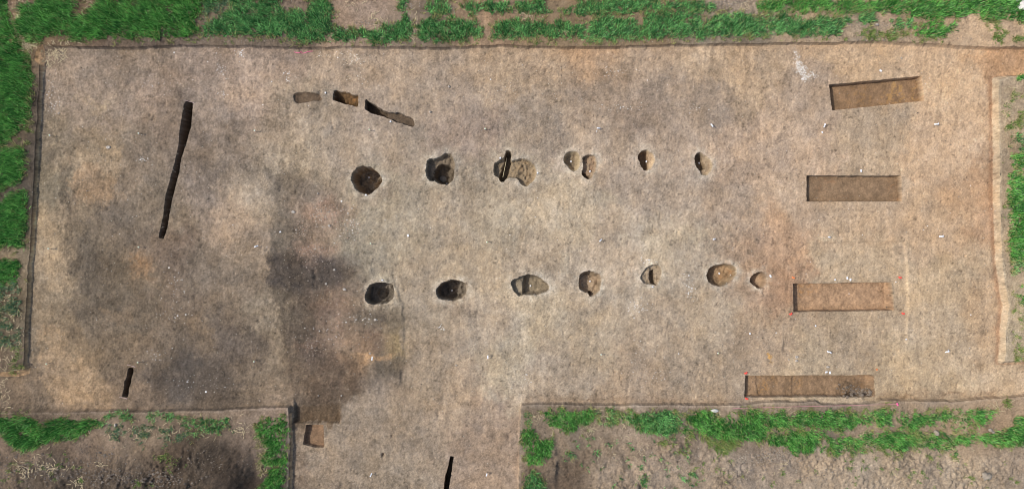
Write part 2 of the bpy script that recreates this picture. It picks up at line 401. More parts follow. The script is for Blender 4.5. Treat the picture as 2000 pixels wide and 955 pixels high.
pid = np.full(X.shape, -1, np.int32)
pdist = np.zeros(X.shape)
hid = np.zeros(X.shape, bool)
rim_collar = np.zeros(X.shape)
for k, p in enumerate(PITS):
    sl = win(p['rim'], 22)
    wob = 0.35 if p['name'] == 'test_trench' else .45 if p['name'] in ('slot_trench', 'square_pit') else 1.0
    sd = sdf(p['rim'], X[sl] + wob * WX[sl], Y[sl] + wob * WY[sl])
    sd = sd + (1.5 * fbm(X[sl], Y[sl], 8, 3, 50 + k, gain=.8) if wob == 1.0 else .5 * fbm(X[sl], Y[sl], 7, 2, 50 + k))
    sd = snap(sl, sd)
    ins = sd < 0
    bt = p['bat'] * (1 + (0.35 * vnoise(X[sl], Y[sl], 9, seed=70 + k) if p['bat'] > 2 else 0))
    t = smooth(0, 1, np.clip(-sd / bt, 0, 1)) if p['bat'] < 4 else np.sin(np.clip(-sd / bt, 0, 1) * math.pi / 2) ** 1.05
    dep = p['depth'] * t
    if p['bat'] > 2:
        dep = dep * (1 + 0.22 * fbm(X[sl], Y[sl], 11, 3, 190 + k, gain=.7))
    if p['label'].startswith('level straight-sided trench with four') or p['label'].startswith('long stepped trench'):   # battered right end
        x1 = p['rim'][2][0]
        dep = dep * smooth(0, 10, x1 - X[sl] - 0.4)
    if p['slope']:
        cx = np.mean([q[0] for q in p['rim']]); cy = np.mean([q[1] for q in p['rim']])
        dep = dep * np.clip(1 + 0.055 * (Y[sl] - cy - (X[sl] - cx) * 0.3), .25, 1.7)
    hh = np.zeros_like(dep, bool)
    for (hpoly, hd, hb) in p['holes']:
        hs = sdf(hpoly, X[sl] + 1.2 * WX[sl], Y[sl] + 1.2 * WY[sl])
        hs = np.maximum(hs, sd)
        dep = dep + hd * smooth(0, 1, np.clip(-hs / hb, 0, 1)) * ins
        hh |= (hs < 0) & ins
    n = 1.7 * p['ro'] * (fbm(X[sl], Y[sl], 9, 3, 90 + k) + 0.5 * vnoise(X[sl], Y[sl], 3.2, seed=120 + k)) * np.clip(-sd / 4, 0, 1)
    Z[sl] = np.where(ins, Z[sl] * np.exp(np.minimum(sd, 0) / 5) - dep + n, Z[sl])
    pid[sl] = np.where(ins, k, pid[sl])
    pdist[sl] = np.where(ins, -sd, pdist[sl])
    if p['name'] == 'post_pit':
        rim_collar[sl] = np.maximum(rim_collar[sl], np.where(ins, 0, np.exp(-(sd / 10.0) ** 2)))
    hid[sl] |= hh
# clods in the last long trench
k24 = [i for i, p in enumerate(PITS) if p['label'].startswith('long stepped trench')][0]
cm = (1 - smooth(-9, 3, sdf([(1640, 748), (1680, 742), (1712, 742), (1712, 778), (1632, 778)], X, Y))) * (pid == k24)
cw1 = worley(X, Y, 9, 152) + .4 * worley(X, Y, 4.5, 153)
Z += cm * (0.01 + 0.13 * cw1 * smooth(-.25, .2, fbm(X, Y, 16, 2, 150)))

# ---------------------------------------------------------------- soil colours (with some sunlit edges and shaded patches painted in)
FLOOR_PTS = """120 130 143 128 113;200 200 140 126 112;200 300 152 135 113;120 280 133 121 105;100 350 128 118 101;180 380 148 128 107;230 440 116 106 95
280 300 134 121 107;300 400 126 115 102;420 230 137 124 112;430 300 132 120 108;400 380 130 119 109;450 430 152 135 118;480 200 160 142 126
400 120 147 131 117;300 110 142 127 112;500 120 160 142 126;550 250 156 141 124;600 230 162 147 129;700 130 167 149 130;750 230 162 147 132
850 150 167 150 132;900 200 160 144 128;980 150 173 153 131;600 300 166 151 131;680 280 167 152 135;800 300 167 152 135;800 420 166 153 134
900 420 169 155 137;920 270 161 144 130;1050 120 178 155 130;1150 120 185 156 127;1100 180 173 155 135;1250 130 179 158 136;1250 195 157 140 124
1150 195 162 145 128;1400 150 186 164 139;1380 200 163 146 129;1470 150 190 166 139;1050 250 166 151 135;1200 290 176 159 141;1100 420 180 165 144
1300 400 176 160 143;1450 300 186 164 143;1450 420 175 156 137;1550 200 182 161 140;1700 110 196 169 139;1850 130 201 173 143;1980 120 188 153 120
1850 300 196 169 141;1900 400 195 165 135;1560 300 187 165 144;1700 280 180 160 137;1650 430 189 166 141;1850 450 194 168 140;1935 400 178 144 114
1520 450 184 155 129;1520 560 168 139 115;1650 500 186 166 141;1850 560 189 167 139;1650 650 176 158 136;1850 640 192 172 147;1910 600 184 159 131
1800 740 186 166 139;1600 710 182 164 140;1400 600 173 157 137;1450 550 176 153 131;1300 650 170 154 135;1150 650 173 158 138;1050 600 181 166 144
1000 700 176 163 143;1250 750 167 149 129;1080 740 172 157 139;1400 750 168 151 131;900 520 171 155 134;950 650 167 152 134;850 700 156 141 123
900 780 169 151 131;800 850 156 141 124;950 850 155 137 120;700 830 152 138 122;640 900 152 137 120;760 930 156 141 123;960 930 160 142 125
850 600 161 147 129;100 560 142 127 107;108 520 158 140 117;200 550 101 93 83;195 620 106 97 86;150 700 138 121 100;160 770 153 131 106
100 790 126 113 99;300 520 122 108 96;300 640 113 102 90;400 560 122 111 99;450 540 127 115 102;490 520 142 127 110;450 660 104 96 89
380 640 112 101 89;350 740 87 82 78;420 760 100 91 82;280 770 120 106 92;540 620 142 129 112;545 700 138 125 109;510 740 120 108 94
540 780 140 124 107;480 440 150 134 117;500 380 152 139 123;90 450 148 132 110;70 600 125 113 97;120 440 152 136 114;160 460 110 101 90
180 480 104 96 86;225 530 100 92 82;250 520 140 122 102;230 690 118 106 92;330 570 118 106 95;240 620 128 113 96;20 760 125 111 96
300 180 138 123 110;340 240 128 115 103;360 140 140 125 112;200 140 138 124 110;1000 330 172 158 140;1060 520 178 162 142;1330 250 170 152 134;1200 500 178 162 143
1350 520 178 163 144;1200 600 172 157 138;1500 650 172 152 130;1560 400 182 160 137;760 400 164 152 133;1290 470 182 168 148;950 420 172 160 142;900 330 162 148 130"""
INNER_PTS = """550 365 108 101 93;590 350 116 107 97;640 375 118 108 98;545 400 108 101 92;560 430 108 101 92;600 400 150 132 118;625 430 150 129 115;640 400 148 128 115;600 460 128 116 104
650 460 150 132 116;690 450 138 131 118;700 490 140 133 120;660 420 150 132 116;560 470 98 93 86;600 490 130 112 100;545 520 84 79 76;580 540 82 77 74;640 540 88 82 80;690 530 104 98 92
720 520 146 138 124;750 540 160 150 132;760 580 150 138 120;600 600 88 80 73;560 600 98 90 80;690 590 118 104 91;640 600 128 110 97;700 570 128 116 104;740 620 98 90 81;700 620 100 94 85
770 620 112 104 92;590 650 90 82 74;650 660 132 114 99;620 680 96 86 79;560 680 100 91 82;690 660 130 112 96;730 665 112 96 84;775 670 140 124 98;740 690 108 95 84;715 705 168 138 108
690 700 118 103 89;630 720 104 92 82;620 760 106 94 82;690 750 92 81 71;720 760 114 104 94;760 740 106 98 90;745 710 100 94 86;780 740 108 98 88;600 800 112 100 88;640 790 112 98 84
655 810 98 84 70;585 810 100 90 80;570 740 112 100 88;750 770 124 112 100;680 790 122 110 97"""
FIELD_PTS = """60 -50 120 103 88;60 95 150 128 102;100 60 110 94 78;150 20 118 100 84;300 85 112 99 88;500 85 118 105 92;700 30 150 131 114;560 5 122 108 95;800 85 128 115 101;950 35 150 128 106
1100 60 138 120 98;1300 30 140 122 100;1420 5 160 145 128;1400 80 140 128 112;1600 45 168 148 124;1700 75 160 145 126;1750 45 170 148 124;1900 55 182 158 132;1980 70 185 160 132;1950 -40 160 140 116
1000 -50 150 134 116;500 -60 130 114 98;68 180 98 88 78;60 300 92 84 76;55 420 96 88 78;20 270 105 92 76;30 490 130 116 96;25 640 118 106 88;20 700 120 106 90;-100 400 100 86 70
1975 200 172 154 130;1962 300 168 150 126;1965 500 168 150 126;1985 620 170 154 130;2100 400 150 134 110;100 812 112 99 86;230 812 118 104 91;220 835 135 119 102;450 810 140 124 108;500 810 145 128 112;540 810 138 122 108
300 840 130 116 100;180 870 118 103 90;60 900 110 97 84;20 870 122 106 91;200 930 96 85 74;330 900 92 80 70;440 880 78 69 60;480 930 74 65 58;300 940 98 88 78;400 930 92 82 72;100 950 88 79 70;500 880 120 104 92
520 880 120 108 96;568 900 100 93 85;-100 900 110 96 82;1030 800 128 115 100;1100 795 128 115 102;1100 870 145 131 115;1200 850 150 135 118;1250 870 158 142 125;1200 920 140 126 112;1120 930 112 97 84;1120 905 96 84 72
1170 920 158 143 124;1300 870 140 126 112;1400 930 146 132 116;1300 930 150 136 120;1500 900 138 125 112;1500 940 150 136 120;1600 800 132 118 104;1600 925 162 147 129;1800 800 150 133 114;1750 845 160 142 120;1860 835 172 150 124;1920 830 158 138 116
1800 900 155 140 122;1900 930 160 145 126;1980 900 158 142 124;1650 940 165 150 132;1750 940 160 146 128;1500 790 150 135 118;2100 900 150 135 118"""


def ptsfield(txt, sig, XX, YY):
    A = np.array([[float(v) for v in q.split()] for ln in txt.split('\n') for q in ln.split(';')])
    num = np.zeros(XX.shape + (3,))
    den = np.zeros(XX.shape)
    for x, y, r, g, b in A:
        d2 = (XX - x) ** 2 + (YY - y) ** 2
        w = np.exp(-d2 / (2 * sig * sig)) + 1e-3 / (1 + d2 / 4000.0) ** 2
        num += w[..., None] * np.array([r, g, b])
        den += w
    return num / den[..., None]


def coarse(txt, sig, warp):
    st = 12.0
    cxs = np.arange(GX0 - 60, GX1 + 72, st)
    cys = np.arange(GY0 - 60, GY1 + 72, st)
    XX, YY = np.meshgrid(cxs, cys)
    C = ptsfield(txt, sig, XX, YY)
    u = (X + warp * fbm(X, Y, 60, 6, 200, gain=.72) - cxs[0]) / st
    v = (Y + warp * fbm(X, Y, 60, 6, 201, gain=.72) - cys[0]) / st
    u = np.clip(u, 0, len(cxs) - 1.01); v = np.clip(v, 0, len(cys) - 1.01)
    iu = u.astype(int); iv = v.astype(int)
    fu = (u - iu)[..., None]; fv = (v - iv)[..., None]
    return (C[iv, iu] * (1 - fu) + C[iv, iu + 1] * fu) * (1 - fv) + (C[iv + 1, iu] * (1 - fu) + C[iv + 1, iu + 1] * fu) * fv


WN1 = fbm(X, Y, 26, 5, 300, gain=.75)
WN2 = fbm(X, Y, 26, 5, 330, gain=.75)
WN3 = fbm(X, Y, 15, 5, 345, gain=.8)
CF = coarse(FLOOR_PTS, 27, 60)
CI = coarse(INNER_PTS, 16, 34)
CO = coarse(FIELD_PTS, 30, 26)
INNER = [(526, 345), (560, 340), (600, 345), (640, 362), (668, 385), (700, 400), (720, 440), (740, 490), (768, 530), (777, 570), (784, 600), (789, 640), (787, 680), (785, 720), (780, 765),
         (740, 770), (700, 775), (668, 788), (664, 826), (574, 826), (574, 795), (566, 755), (558, 700), (552, 650), (536, 600), (528, 560), (524, 500), (536, 440), (530, 400), (524, 370)]
ims = 6 + 16 * smooth(690, 750, X) + 18 * np.clip((430 - Y) / 60, 0, 1) + 26 * smooth(680, 740, X) * (1 - smooth(520, 560, Y)) + 16 * smooth(700, 780, Y) * smooth(660, 690, X)
isd = sdf(INNER, X + 24 * WN1, Y + 24 * WN2) + 13 * WN3
im = (1 - smooth(-1, 1, isd / ims)) * np.clip(0.93 + 0.8 * WN3, .3, 1) * (1 - .3 * (1 - smooth(430, 510, Y)))
CF = CF * (1 + .05 * (1 - smooth(400, 620, X)))[..., None]
C = CF * (1 - im[..., None]) + CI * 1.05 * im[..., None]


def stain(poly, col, amt, soft=6, warp=10, seed=0):
    global C
    sl = win(poly, 50)
    s = sdf(poly, X[sl] + 2.2 * warp * WN1[sl], Y[sl] + 2.2 * warp * WN2[sl]) + (soft * 2.6 + 6) * WN3[sl]
    m = (amt * (1 - smooth(-soft * .8, soft * .8, s)) * np.clip(1 + 1.1 * WN3[sl] + .5 * WN1[sl], 0, 1.5))[..., None]
    m = np.clip(m, 0, 1)
    C[sl] = C[sl] * (1 - m) + np.array(col) * m


# soil stains with a shape of their own; painted light and shade marked
stain([(1065, 192), (1110, 180), (1200, 165), (1290, 150), (1380, 152), (1425, 165), (1425, 215), (1380, 240), (1300, 210), (1240, 208), (1120, 204)], (156, 140, 124), .55, 5, 10, 1)
stain([(120, 330), (140, 290), (145, 380), (150, 500), (215, 480), (240, 500), (220, 560), (180, 640), (150, 620), (132, 560), (135, 450)], (104, 95, 84), .6, 9, 14, 2)
stain([(140, 320), (200, 325), (230, 350), (240, 380), (215, 400), (150, 385)], (168, 142, 114), .6, 8, 14, 3)
stain([(190, 275), (240, 285), (235, 310), (200, 300)], (176, 152, 122), .6, 6, 10, 4)
stain([(150, 200), (215, 195), (200, 220), (160, 215)], (165, 146, 118), .5, 8, 12, 5)
stain([(100, 240), (120, 235), (112, 250), (118, 290), (95, 300)], (165, 148, 122), .4, 6, 8, 6)
stain([(88, 430), (130, 425), (135, 500), (125, 580), (100, 570), (90, 500)], (170, 150, 124), .6, 9, 12, 7)
stain([(75, 640), (120, 635), (130, 680), (155, 700), (185, 740), (170, 790), (120, 785), (80, 740), (85, 690)], (166, 142, 114), .6, 9, 14, 8)
stain([(225, 520), (300, 500), (330, 560), (320, 640), (250, 660), (200, 620)], (104, 96, 85), .5, 9, 14, 50)
stain([(262, 488), (300, 500), (290, 545), (262, 540)], (160, 128, 98), .45, 6, 9, 51)
stain([(190, 600), (260, 602), (262, 630), (200, 632)], (146, 126, 104), .5, 5, 9, 52)
stain([(360, 620), (400, 610), (410, 650), (370, 655)], (146, 126, 104), .4, 6, 9, 53)
stain([(280, 740), (330, 728), (430, 735), (490, 740), (480, 760), (380, 768), (300, 768)], (88, 82, 77), .5, 8, 10, 9)
stain([(430, 640), (500, 615), (520, 690), (490, 720), (430, 700)], (104, 95, 87), .45, 9, 14, 10)
stain([(560, 505), (680, 510), (700, 540), (650, 560), (560, 560), (532, 540)], (82, 76, 71), .6, 6, 10, 11)
stain([(530, 342), (580, 338), (640, 360), (600, 395), (540, 400)], (104, 97, 90), .25, 8, 14, 12)
stain([(596, 400), (660, 392), (672, 430), (650, 450), (606, 440)], (168, 138, 120), .3, 8, 14, 13)
stain([(560, 440), (600, 440), (596, 480), (552, 482)], (92, 86, 79), .5, 8, 12, 14)
stain([(570, 475), (660, 478), (655, 495), (572, 493)], (164, 134, 116), .35, 6, 10, 15)
stain([(690, 690), (770, 692), (760, 702), (722, 708), (712, 716), (700, 714)], (182, 148, 112), .6, 4, 7, 16)
stain([(735, 705), (782, 700), (784, 735), (740, 738)], (98, 92, 84), .6, 4, 6, 17)
stain([(580, 665), (625, 662), (622, 682), (582, 680)], (148, 122, 104), .35, 6, 10, 18)
stain([(770, 655), (786, 650), (786, 690), (772, 690)], (160, 142, 108), .5, 5, 7, 19)
stain([(960, 105), (1010, 110), (1020, 160), (990, 175), (955, 150)], (184, 160, 130), .25, 10, 16, 20)
stain([(1150, 100), (1200, 105), (1215, 150), (1160, 150)], (188, 160, 132), .25, 9, 14, 21)
stain([(1860, 100), (2300, 100), (2300, 145), (2000, 142), (1930, 150), (1900, 130)], (186, 150, 116), .45, 12, 12, 22)
stain([(1925, 150), (1943, 152), (1942, 300), (1944, 400), (1946, 480), (1960, 560), (1962, 640), (1958, 700), (1945, 700), (1948, 600), (1938, 500), (1932, 380), (1936, 250)], (168, 136, 108), .55, 5, 6, 23)
stain([(95, 784), (300, 786), (500, 782), (560, 780), (560, 797), (90, 800)], (122, 110, 98), .45, 5, 4, 24)
stain([(1020, 770), (1200, 772), (1450, 775), (1450, 792), (1020, 790)], (140, 122, 104), .45, 5, 5, 25)
stain([(1720, 768), (1950, 762), (1950, 782), (1720, 784)], (142, 120, 98), .55, 5, 7, 26)
stain([(1430, 440), (1560, 430), (1540, 540), (1530, 620), (1490, 640), (1480, 560)], (170, 142, 118), .2, 14, 22, 27)
stain([(590, 796), (640, 805), (610, 820), (582, 818)], (108, 92, 78), .6, 5, 6, 28)
stain([(574, 796), (664, 790), (664, 826), (574, 826)], (100, 87, 73), .85, 2, 1, 48)  # sunken panel painted darker: dark soil and its shade together
stain([(1400, 395), (1470, 400), (1460, 450), (1400, 440)], (160, 144, 128), .35, 9, 14, 29)
stain([(1210, 462), (1300, 460), (1400, 440), (1420, 460), (1330, 480), (1220, 475)], (190, 176, 154), .4, 6, 12, 31)
stain([(1000, 560), (1025, 560), (1022, 800), (1005, 790)], (192, 178, 158), .35, 8, 8, 32)
stain([(1776, 470), (1773, 560), (1782, 660), (1778, 600), (1774, 540)], (204, 186, 160), .3, 3, 3, 33)  # sunlit right edge of the recess, painted as a pale line
stain([(1840, 690), (1920, 730), (1900, 770), (1860, 750)], (200, 180, 152), .35, 12, 16, 34)
stain([(1500, 690), (1510, 700), (1506, 706), (1498, 700)], (214, 162, 92), .8, 3, 3, 35)
stain([(860, 585), (920, 580), (925, 615), (870, 612)], (140, 126, 112), .45, 7, 10, 36)
stain([(1090, 485), (1115, 492), (1112, 535), (1098, 540), (1095, 510)], (188, 180, 162), .3, 4, 5, 37)
stain([(695, 370), (760, 362), (765, 385), (730, 400), (700, 390)], (138, 122, 108), .4, 8, 12, 38)
stain([(820, 300), (905, 285), (905, 370), (830, 372)], (178, 166, 148), .25, 8, 12, 39)
stain([(575, 870), (605, 880), (610, 955), (576, 960)], (128, 112, 98), .4, 8, 8, 40)  # cast shade of the left field block, painted on the floor
stain([(520, 185), (570, 180), (640, 178), (640, 210), (560, 220), (525, 215)], (134, 122, 108), .45, 7, 10, 41)
stain([(1590, 470), (1630, 455), (1640, 470)], (200, 184, 158), .5, 3, 4, 42)
stain([(1940, 850), (2000, 700), (1830, 700)], (188, 168, 142), .001, 3, 4, 43)
stain([(850, 640), (900, 635), (915, 680), (860, 700)], (146, 130, 112), .35, 8, 12, 44)
stain([(640, 690), (710, 700), (705, 770), (650, 785), (600, 790), (610, 740)], (92, 80, 70), .45, 7, 10, 45)
stain([(300, 225), (350, 200), (400, 250), (420, 320), (380, 340), (350, 300)], (118, 107, 97), .3, 12, 18, 46)
stain([(400, 320), (440, 330), (440, 400), (390, 410)], (116, 107, 99), .35, 12, 18, 47)
# pale dusty collar where the pits were trowelled out
rl = (0.8 * rim_collar * np.clip(0.5 + 1.3 * fbm(X, Y, 12, 4, 240, gain=.75), 0, 1))[..., None]
dk = np.clip((135 - C[..., 1]) / 50, 0, 1)
C[..., 2] *= 1 - .025 * dk
C[..., 0] *= 1 + .02 * dk
C = C * (1 - rl) + np.array((208, 198, 181)) * rl

CO = CO * (1 - .06 * heapm * (X < 540) * (Y > 840))[..., None]
CO = CO * (1 + .05 * smooth(870, 895, Y) * (X > 1180))[..., None]
C = C * (1 - fm[..., None]) + CO * fm[..., None]
rb = ((fm > 0.03) * (X > 1925) * (Y > 150) * (Y < 712) * (field > -3) * np.clip(.6 + .5 * WN3, 0, 1))[..., None]
C = C * (1 - rb) + np.array((194, 176, 150)) * rb  # left-facing right bank painted pale, its sunlight put into the colour
rt = (np.exp(-((field - bw - 3) / 4.0) ** 2) * (X > 1925) * (Y > 150) * (Y < 712) * (fm < .05) * 0.45)[..., None]
C = C * (1 - rt) + np.array((150, 116, 90)) * rt
# sunlit lip of the lower banks, painted in as a thin pale line
edge = np.exp(-((field + 1.5) / 2.0) ** 2) * inF * smooth(760, 790, Y)
C = C + (edge * 16)[..., None]

# mottling, at every scale down to crumbs
leftness = 1 - smooth(500, 800, X)
n1 = fbm(X, Y, 46, 5, 250, gain=0.7)
n2 = fbm(X, Y, 12, 4, 251, gain=0.8)
n0 = fbm(X + 30 * WN1, Y + 30 * WN2, 120, 6, 249, gain=.72)
n3 = vnoise(X, Y, 8, 70, seed=252) * 0.6 + vnoise(X, Y, 17, 110, seed=253) * 0.6
n4 = vnoise(X, Y, 2.6, seed=254)
n5 = rng.standard_normal(X.shape).astype(np.float32)
rightness = smooth(1450, 1600, X)
mot = 1 + (0.13 + 0.07 * leftness - 0.05 * rightness) * n1 + (0.15 - 0.05 * rightness) * n2 + 0.12 * n0 + 0.03 * n3 * smooth(400, 700, X) + (0.065 + .035 * leftness) * n4 + 0.05 * n5 + .05 * leftness * fbm(X, Y, 6, 2, 259)
fil = np.clip(1 - np.abs(fbm(X + 22 * WN1, Y + 22 * WN2, 34, 5, 257, gain=.75)) * 2.2, 0, 1) ** 2
fil2 = np.clip(1 - np.abs(fbm(X + 9 * WN3, Y + 9 * WN1, 13, 4, 258, gain=.75)) * 2.2, 0, 1) ** 2
# each metre strip was scraped on its own day: faint tonal steps between them, with long thin trowel strokes
pan_ = np.zeros_like(X)
for i_, xb_ in enumerate((300, 505, 622, 1020, 1140, 1277, 1378, 1480, 1605, 1776)):
    pan_ += (((i_ * 37) % 5) - 2) * 0.011 * smooth(-2, 2, X - xb_ - 3 * fbm(X, Y, 40, 3, 280 + i_))
for i_, yb_ in enumerate((205, 262, 470, 690)):
    pan_ += (((i_ * 29) % 3) - 1) * 0.014 * smooth(-2, 2, Y - yb_ - 3 * fbm(X, Y, 40, 3, 291 + i_)) * smooth(1000, 1100, X)
st_ = np.clip(np.abs(fbm(X + 3 * WN1, Y, 6, 3, 297, asp=9.0)) - .28, 0, 1)
st2_ = np.clip(fbm(X * .9 + .25 * Y, Y * .9 - .25 * X, 5, 3, 298, asp=11.0) - .3, 0, 1)
mot = mot + pan_ + 0.18 * st_ - 0.2 * st2_
mot = mot + 0.10 * (fil - .25) + 0.07 * (fil2 - .25)
crumb = np.clip(fbm(X, Y, 4.5, 2, 256) - 0.38, 0, 1)
mot = mot - 0.55 * crumb
hue = fbm(X, Y, 40, 4, 255, gain=0.7)
C = C * mot[..., None]
C[..., 0] *= 1 + 0.028 * hue
C[..., 2] *= 1 - 0.045 * hue

for k, p in enumerate(PITS):
    m = pid == k
    sl = win(p['rim'], 4)
    mm = m[sl]
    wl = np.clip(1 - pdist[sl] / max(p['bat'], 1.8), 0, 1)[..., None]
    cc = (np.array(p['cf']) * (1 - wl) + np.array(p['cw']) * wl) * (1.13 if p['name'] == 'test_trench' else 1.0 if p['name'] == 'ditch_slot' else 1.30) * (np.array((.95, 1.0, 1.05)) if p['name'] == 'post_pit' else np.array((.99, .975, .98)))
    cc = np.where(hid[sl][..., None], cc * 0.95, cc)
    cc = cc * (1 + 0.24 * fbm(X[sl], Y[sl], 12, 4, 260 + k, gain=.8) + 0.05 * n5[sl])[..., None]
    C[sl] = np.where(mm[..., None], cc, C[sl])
# yellow loam flecks in trench floors, rusty soil in pits; two other tones below
fl = smooth(-0.05, 0.35, fbm(X, Y, 6, 3, 270, gain=.9)) * smooth(-.3, .3, fbm(X, Y, 22, 3, 271))


def fleck(label, cx, cy, rx, ry, col, amt):
    k = [i for i, p in enumerate(PITS) if p['label'].startswith(label)][0]
    m = (np.exp(-((np.abs(X - cx) / rx) ** 3 + (np.abs(Y - cy) / ry) ** 3)) * fl * amt * (pid == k))[..., None]
    C[:] = C * (1 - m) + np.array(col) * m


fleck('tilted', 1770, 175, 42, 26, (208, 170, 114), .9)
fleck('tilted', 1730, 185, 70, 30, (176, 138, 94), .6)
fleck('level straight-sided trench with grey', 1754, 372, 12, 30, (190, 138, 92), .8)
fleck('level straight-sided trench with grey', 1640, 365, 40, 30, (176, 128, 92), .4)
fleck('level straight-sided trench with four', 1575, 570, 26, 26, (196, 150, 104), .7)
fleck('level straight-sided trench with four', 1735, 580, 8, 30, (96, 80, 60), .9)  # dark line just before the battered right end
fleck('long stepped trench', 1500, 755, 26, 22, (186, 146, 100), .7)
fleck('long stepped trench', 1565, 755, 18, 22, (180, 142, 98), .6)
fleck('long stepped trench', 1690, 745, 16, 14, (176, 136, 96), .7)
fleck('broad oval', 1425, 535, 14, 14, (172, 122, 80), .8)
fleck('deep middle slot', 683, 188, 20, 10, (196, 146, 96), .9)
fleck('rough lumpy', 1152, 325, 14, 20, (176, 136, 108), .6)
fleck('wide lobed', 1028, 338, 16, 22, (170, 138, 100), .7)
fleck('large round', 738, 345, 9, 16, (190, 154, 110), .8)  # sunlit right wall of the round pit, painted paler
wbm = (wallband * ((X < 90) * (Y < 735) + (np.abs(X - 568) < 14) * (Y > 805)))[..., None]
C = C * (1 + wbm * np.array((.46, .38, .26)))  # shaded bank faces painted lighter to soften their shade
C = C * (1 - cm * (.08 + .16 * (1 - np.clip(cw1, 0, 1))))[..., None]      # trench clods darkened, most in the gaps between them
C = np.clip(C, 18, 235)
A = np.clip(alb(C), 0.004, 0.85)

# ---------------------------------------------------------------- materials


def new_mat(name):
    m = bpy.data.materials.new(name)
    m.use_nodes = True
    return m, m.node_tree, m.node_tree.nodes['Principled BSDF']


def soil_material(name, attr=True, base=(0.2, 0.17, 0.13)):
    m, t, b = new_mat(name)
    L = t.links.new
    tc = t.nodes.new('ShaderNodeTexCoord')
    n1 = t.nodes.new('ShaderNodeTexNoise'); n1.inputs['Scale'].default_value = 22; n1.inputs['Detail'].default_value = 6; n1.inputs['Roughness'].default_value = 0.7
    L(tc.outputs['Object'], n1.inputs['Vector'])
    r = t.nodes.new('ShaderNodeMapRange'); r.inputs['From Min'].default_value = 0.3; r.inputs['From Max'].default_value = 0.7
    r.inputs['To Min'].default_value = 0.80; r.inputs['To Max'].default_value = 1.18
    L(n1.outputs['Fac'], r.inputs['Value'])
    mx = t.nodes.new('ShaderNodeVectorMath'); mx.operation = 'SCALE'
    if attr:
        a = t.nodes.new('ShaderNodeVertexColor'); a.layer_name = 'soil'
        L(a.outputs['Color'], mx.inputs[0])
    else:
        n2 = t.nodes.new('ShaderNodeTexNoise'); n2.inputs['Scale'].default_value = 0.35; n2.inputs['Detail'].default_value = 8
        L(tc.outputs['Object'], n2.inputs['Vector'])
        cr = t.nodes.new('ShaderNodeValToRGB')
        cr.color_ramp.elements[0].position = 0.42; cr.color_ramp.elements[0].color = (0.11, 0.13, 0.07, 1)
        cr.color_ramp.elements[1].position = 0.56; cr.color_ramp.elements[1].color = (*base, 1)
        L(n2.outputs['Fac'], cr.inputs['Fac'])
        L(cr.outputs['Color'], mx.inputs[0])
    L(r.outputs['Result'], mx.inputs['Scale'])
    # sparse pale crumbs and grit
    vo = t.nodes.new('ShaderNodeTexVoronoi'); vo.inputs['Scale'].default_value = 7.5
    L(tc.outputs['Object'], vo.inputs['Vector'])
    lt = t.nodes.new('ShaderNodeMath'); lt.operation = 'LESS_THAN'; lt.inputs[1].default_value = 0.11
    L(vo.outputs['Distance'], lt.inputs[0])
    sep = t.nodes.new('ShaderNodeSeparateColor'); L(vo.outputs['Color'], sep.inputs[0])
    gt = t.nodes.new('ShaderNodeMath'); gt.operation = 'GREATER_THAN'; gt.inputs[1].default_value = 0.93
    L(sep.outputs[0], gt.inputs[0])
    mu = t.nodes.new('ShaderNodeMath'); mu.operation = 'MULTIPLY'; L(lt.outputs[0], mu.inputs[0]); L(gt.outputs[0], mu.inputs[1])
    mi = t.nodes.new('ShaderNodeMix'); mi.data_type = 'RGBA'
    L(mu.outputs[0], mi.inputs[0]); L(mx.outputs[0], mi.inputs[6]); mi.inputs[7].default_value = (0.5, 0.47, 0.4, 1)
    L(mi.outputs[2], b.inputs['Base Color'])
    b.inputs['Roughness'].default_value = 0.95
    b.inputs['Specular IOR Level'].default_value = 0.12
    n3 = t.nodes.new('ShaderNodeTexNoise'); n3.inputs['Scale'].default_value = 16; n3.inputs['Detail'].default_value = 8; n3.inputs['Roughness'].default_value = 0.75
    L(tc.outputs['Object'], n3.inputs['Vector'])
    bp = t.nodes.new('ShaderNodeBump'); bp.inputs['Strength'].default_value = 0.55; bp.inputs['Distance'].default_value = 0.03
    L(n3.outputs['Fac'], bp.inputs['Height'])
    L(bp.outputs['Normal'], b.inputs['Normal'])
    return m


M_SOIL = soil_material('scraped soil')
M_FAR = soil_material('far field', attr=False, base=(0.19, 0.16, 0.125))


def plain(name, col, rough=0.6, bump=0.0, var=0.15, scale=30):
    m, t, b = new_mat(name)
    L = t.links.new
    tc = t.nodes.new('ShaderNodeTexCoord')
    n = t.nodes.new('ShaderNodeTexNoise'); n.inputs['Scale'].default_value = scale; n.inputs['Detail'].default_value = 4
    L(tc.outputs['Object'], n.inputs['Vector'])
    r = t.nodes.new('ShaderNodeMapRange'); r.inputs['To Min'].default_value = 1 - var; r.inputs['To Max'].default_value = 1 + var
    L(n.outputs['Fac'], r.inputs['Value'])
    v = t.nodes.new('ShaderNodeVectorMath'); v.operation = 'SCALE'; v.inputs[0].default_value = col
    L(r.outputs['Result'], v.inputs['Scale'])
    L(v.outputs[0], b.inputs['Base Color'])
    b.inputs['Roughness'].default_value = rough
    if bump:
        bp = t.nodes.new('ShaderNodeBump'); bp.inputs['Strength'].default_value = bump; bp.inputs['Distance'].default_value = 0.01
        L(n.outputs['Fac'], bp.inputs['Height']); L(bp.outputs['Normal'], b.inputs['Normal'])
    return m


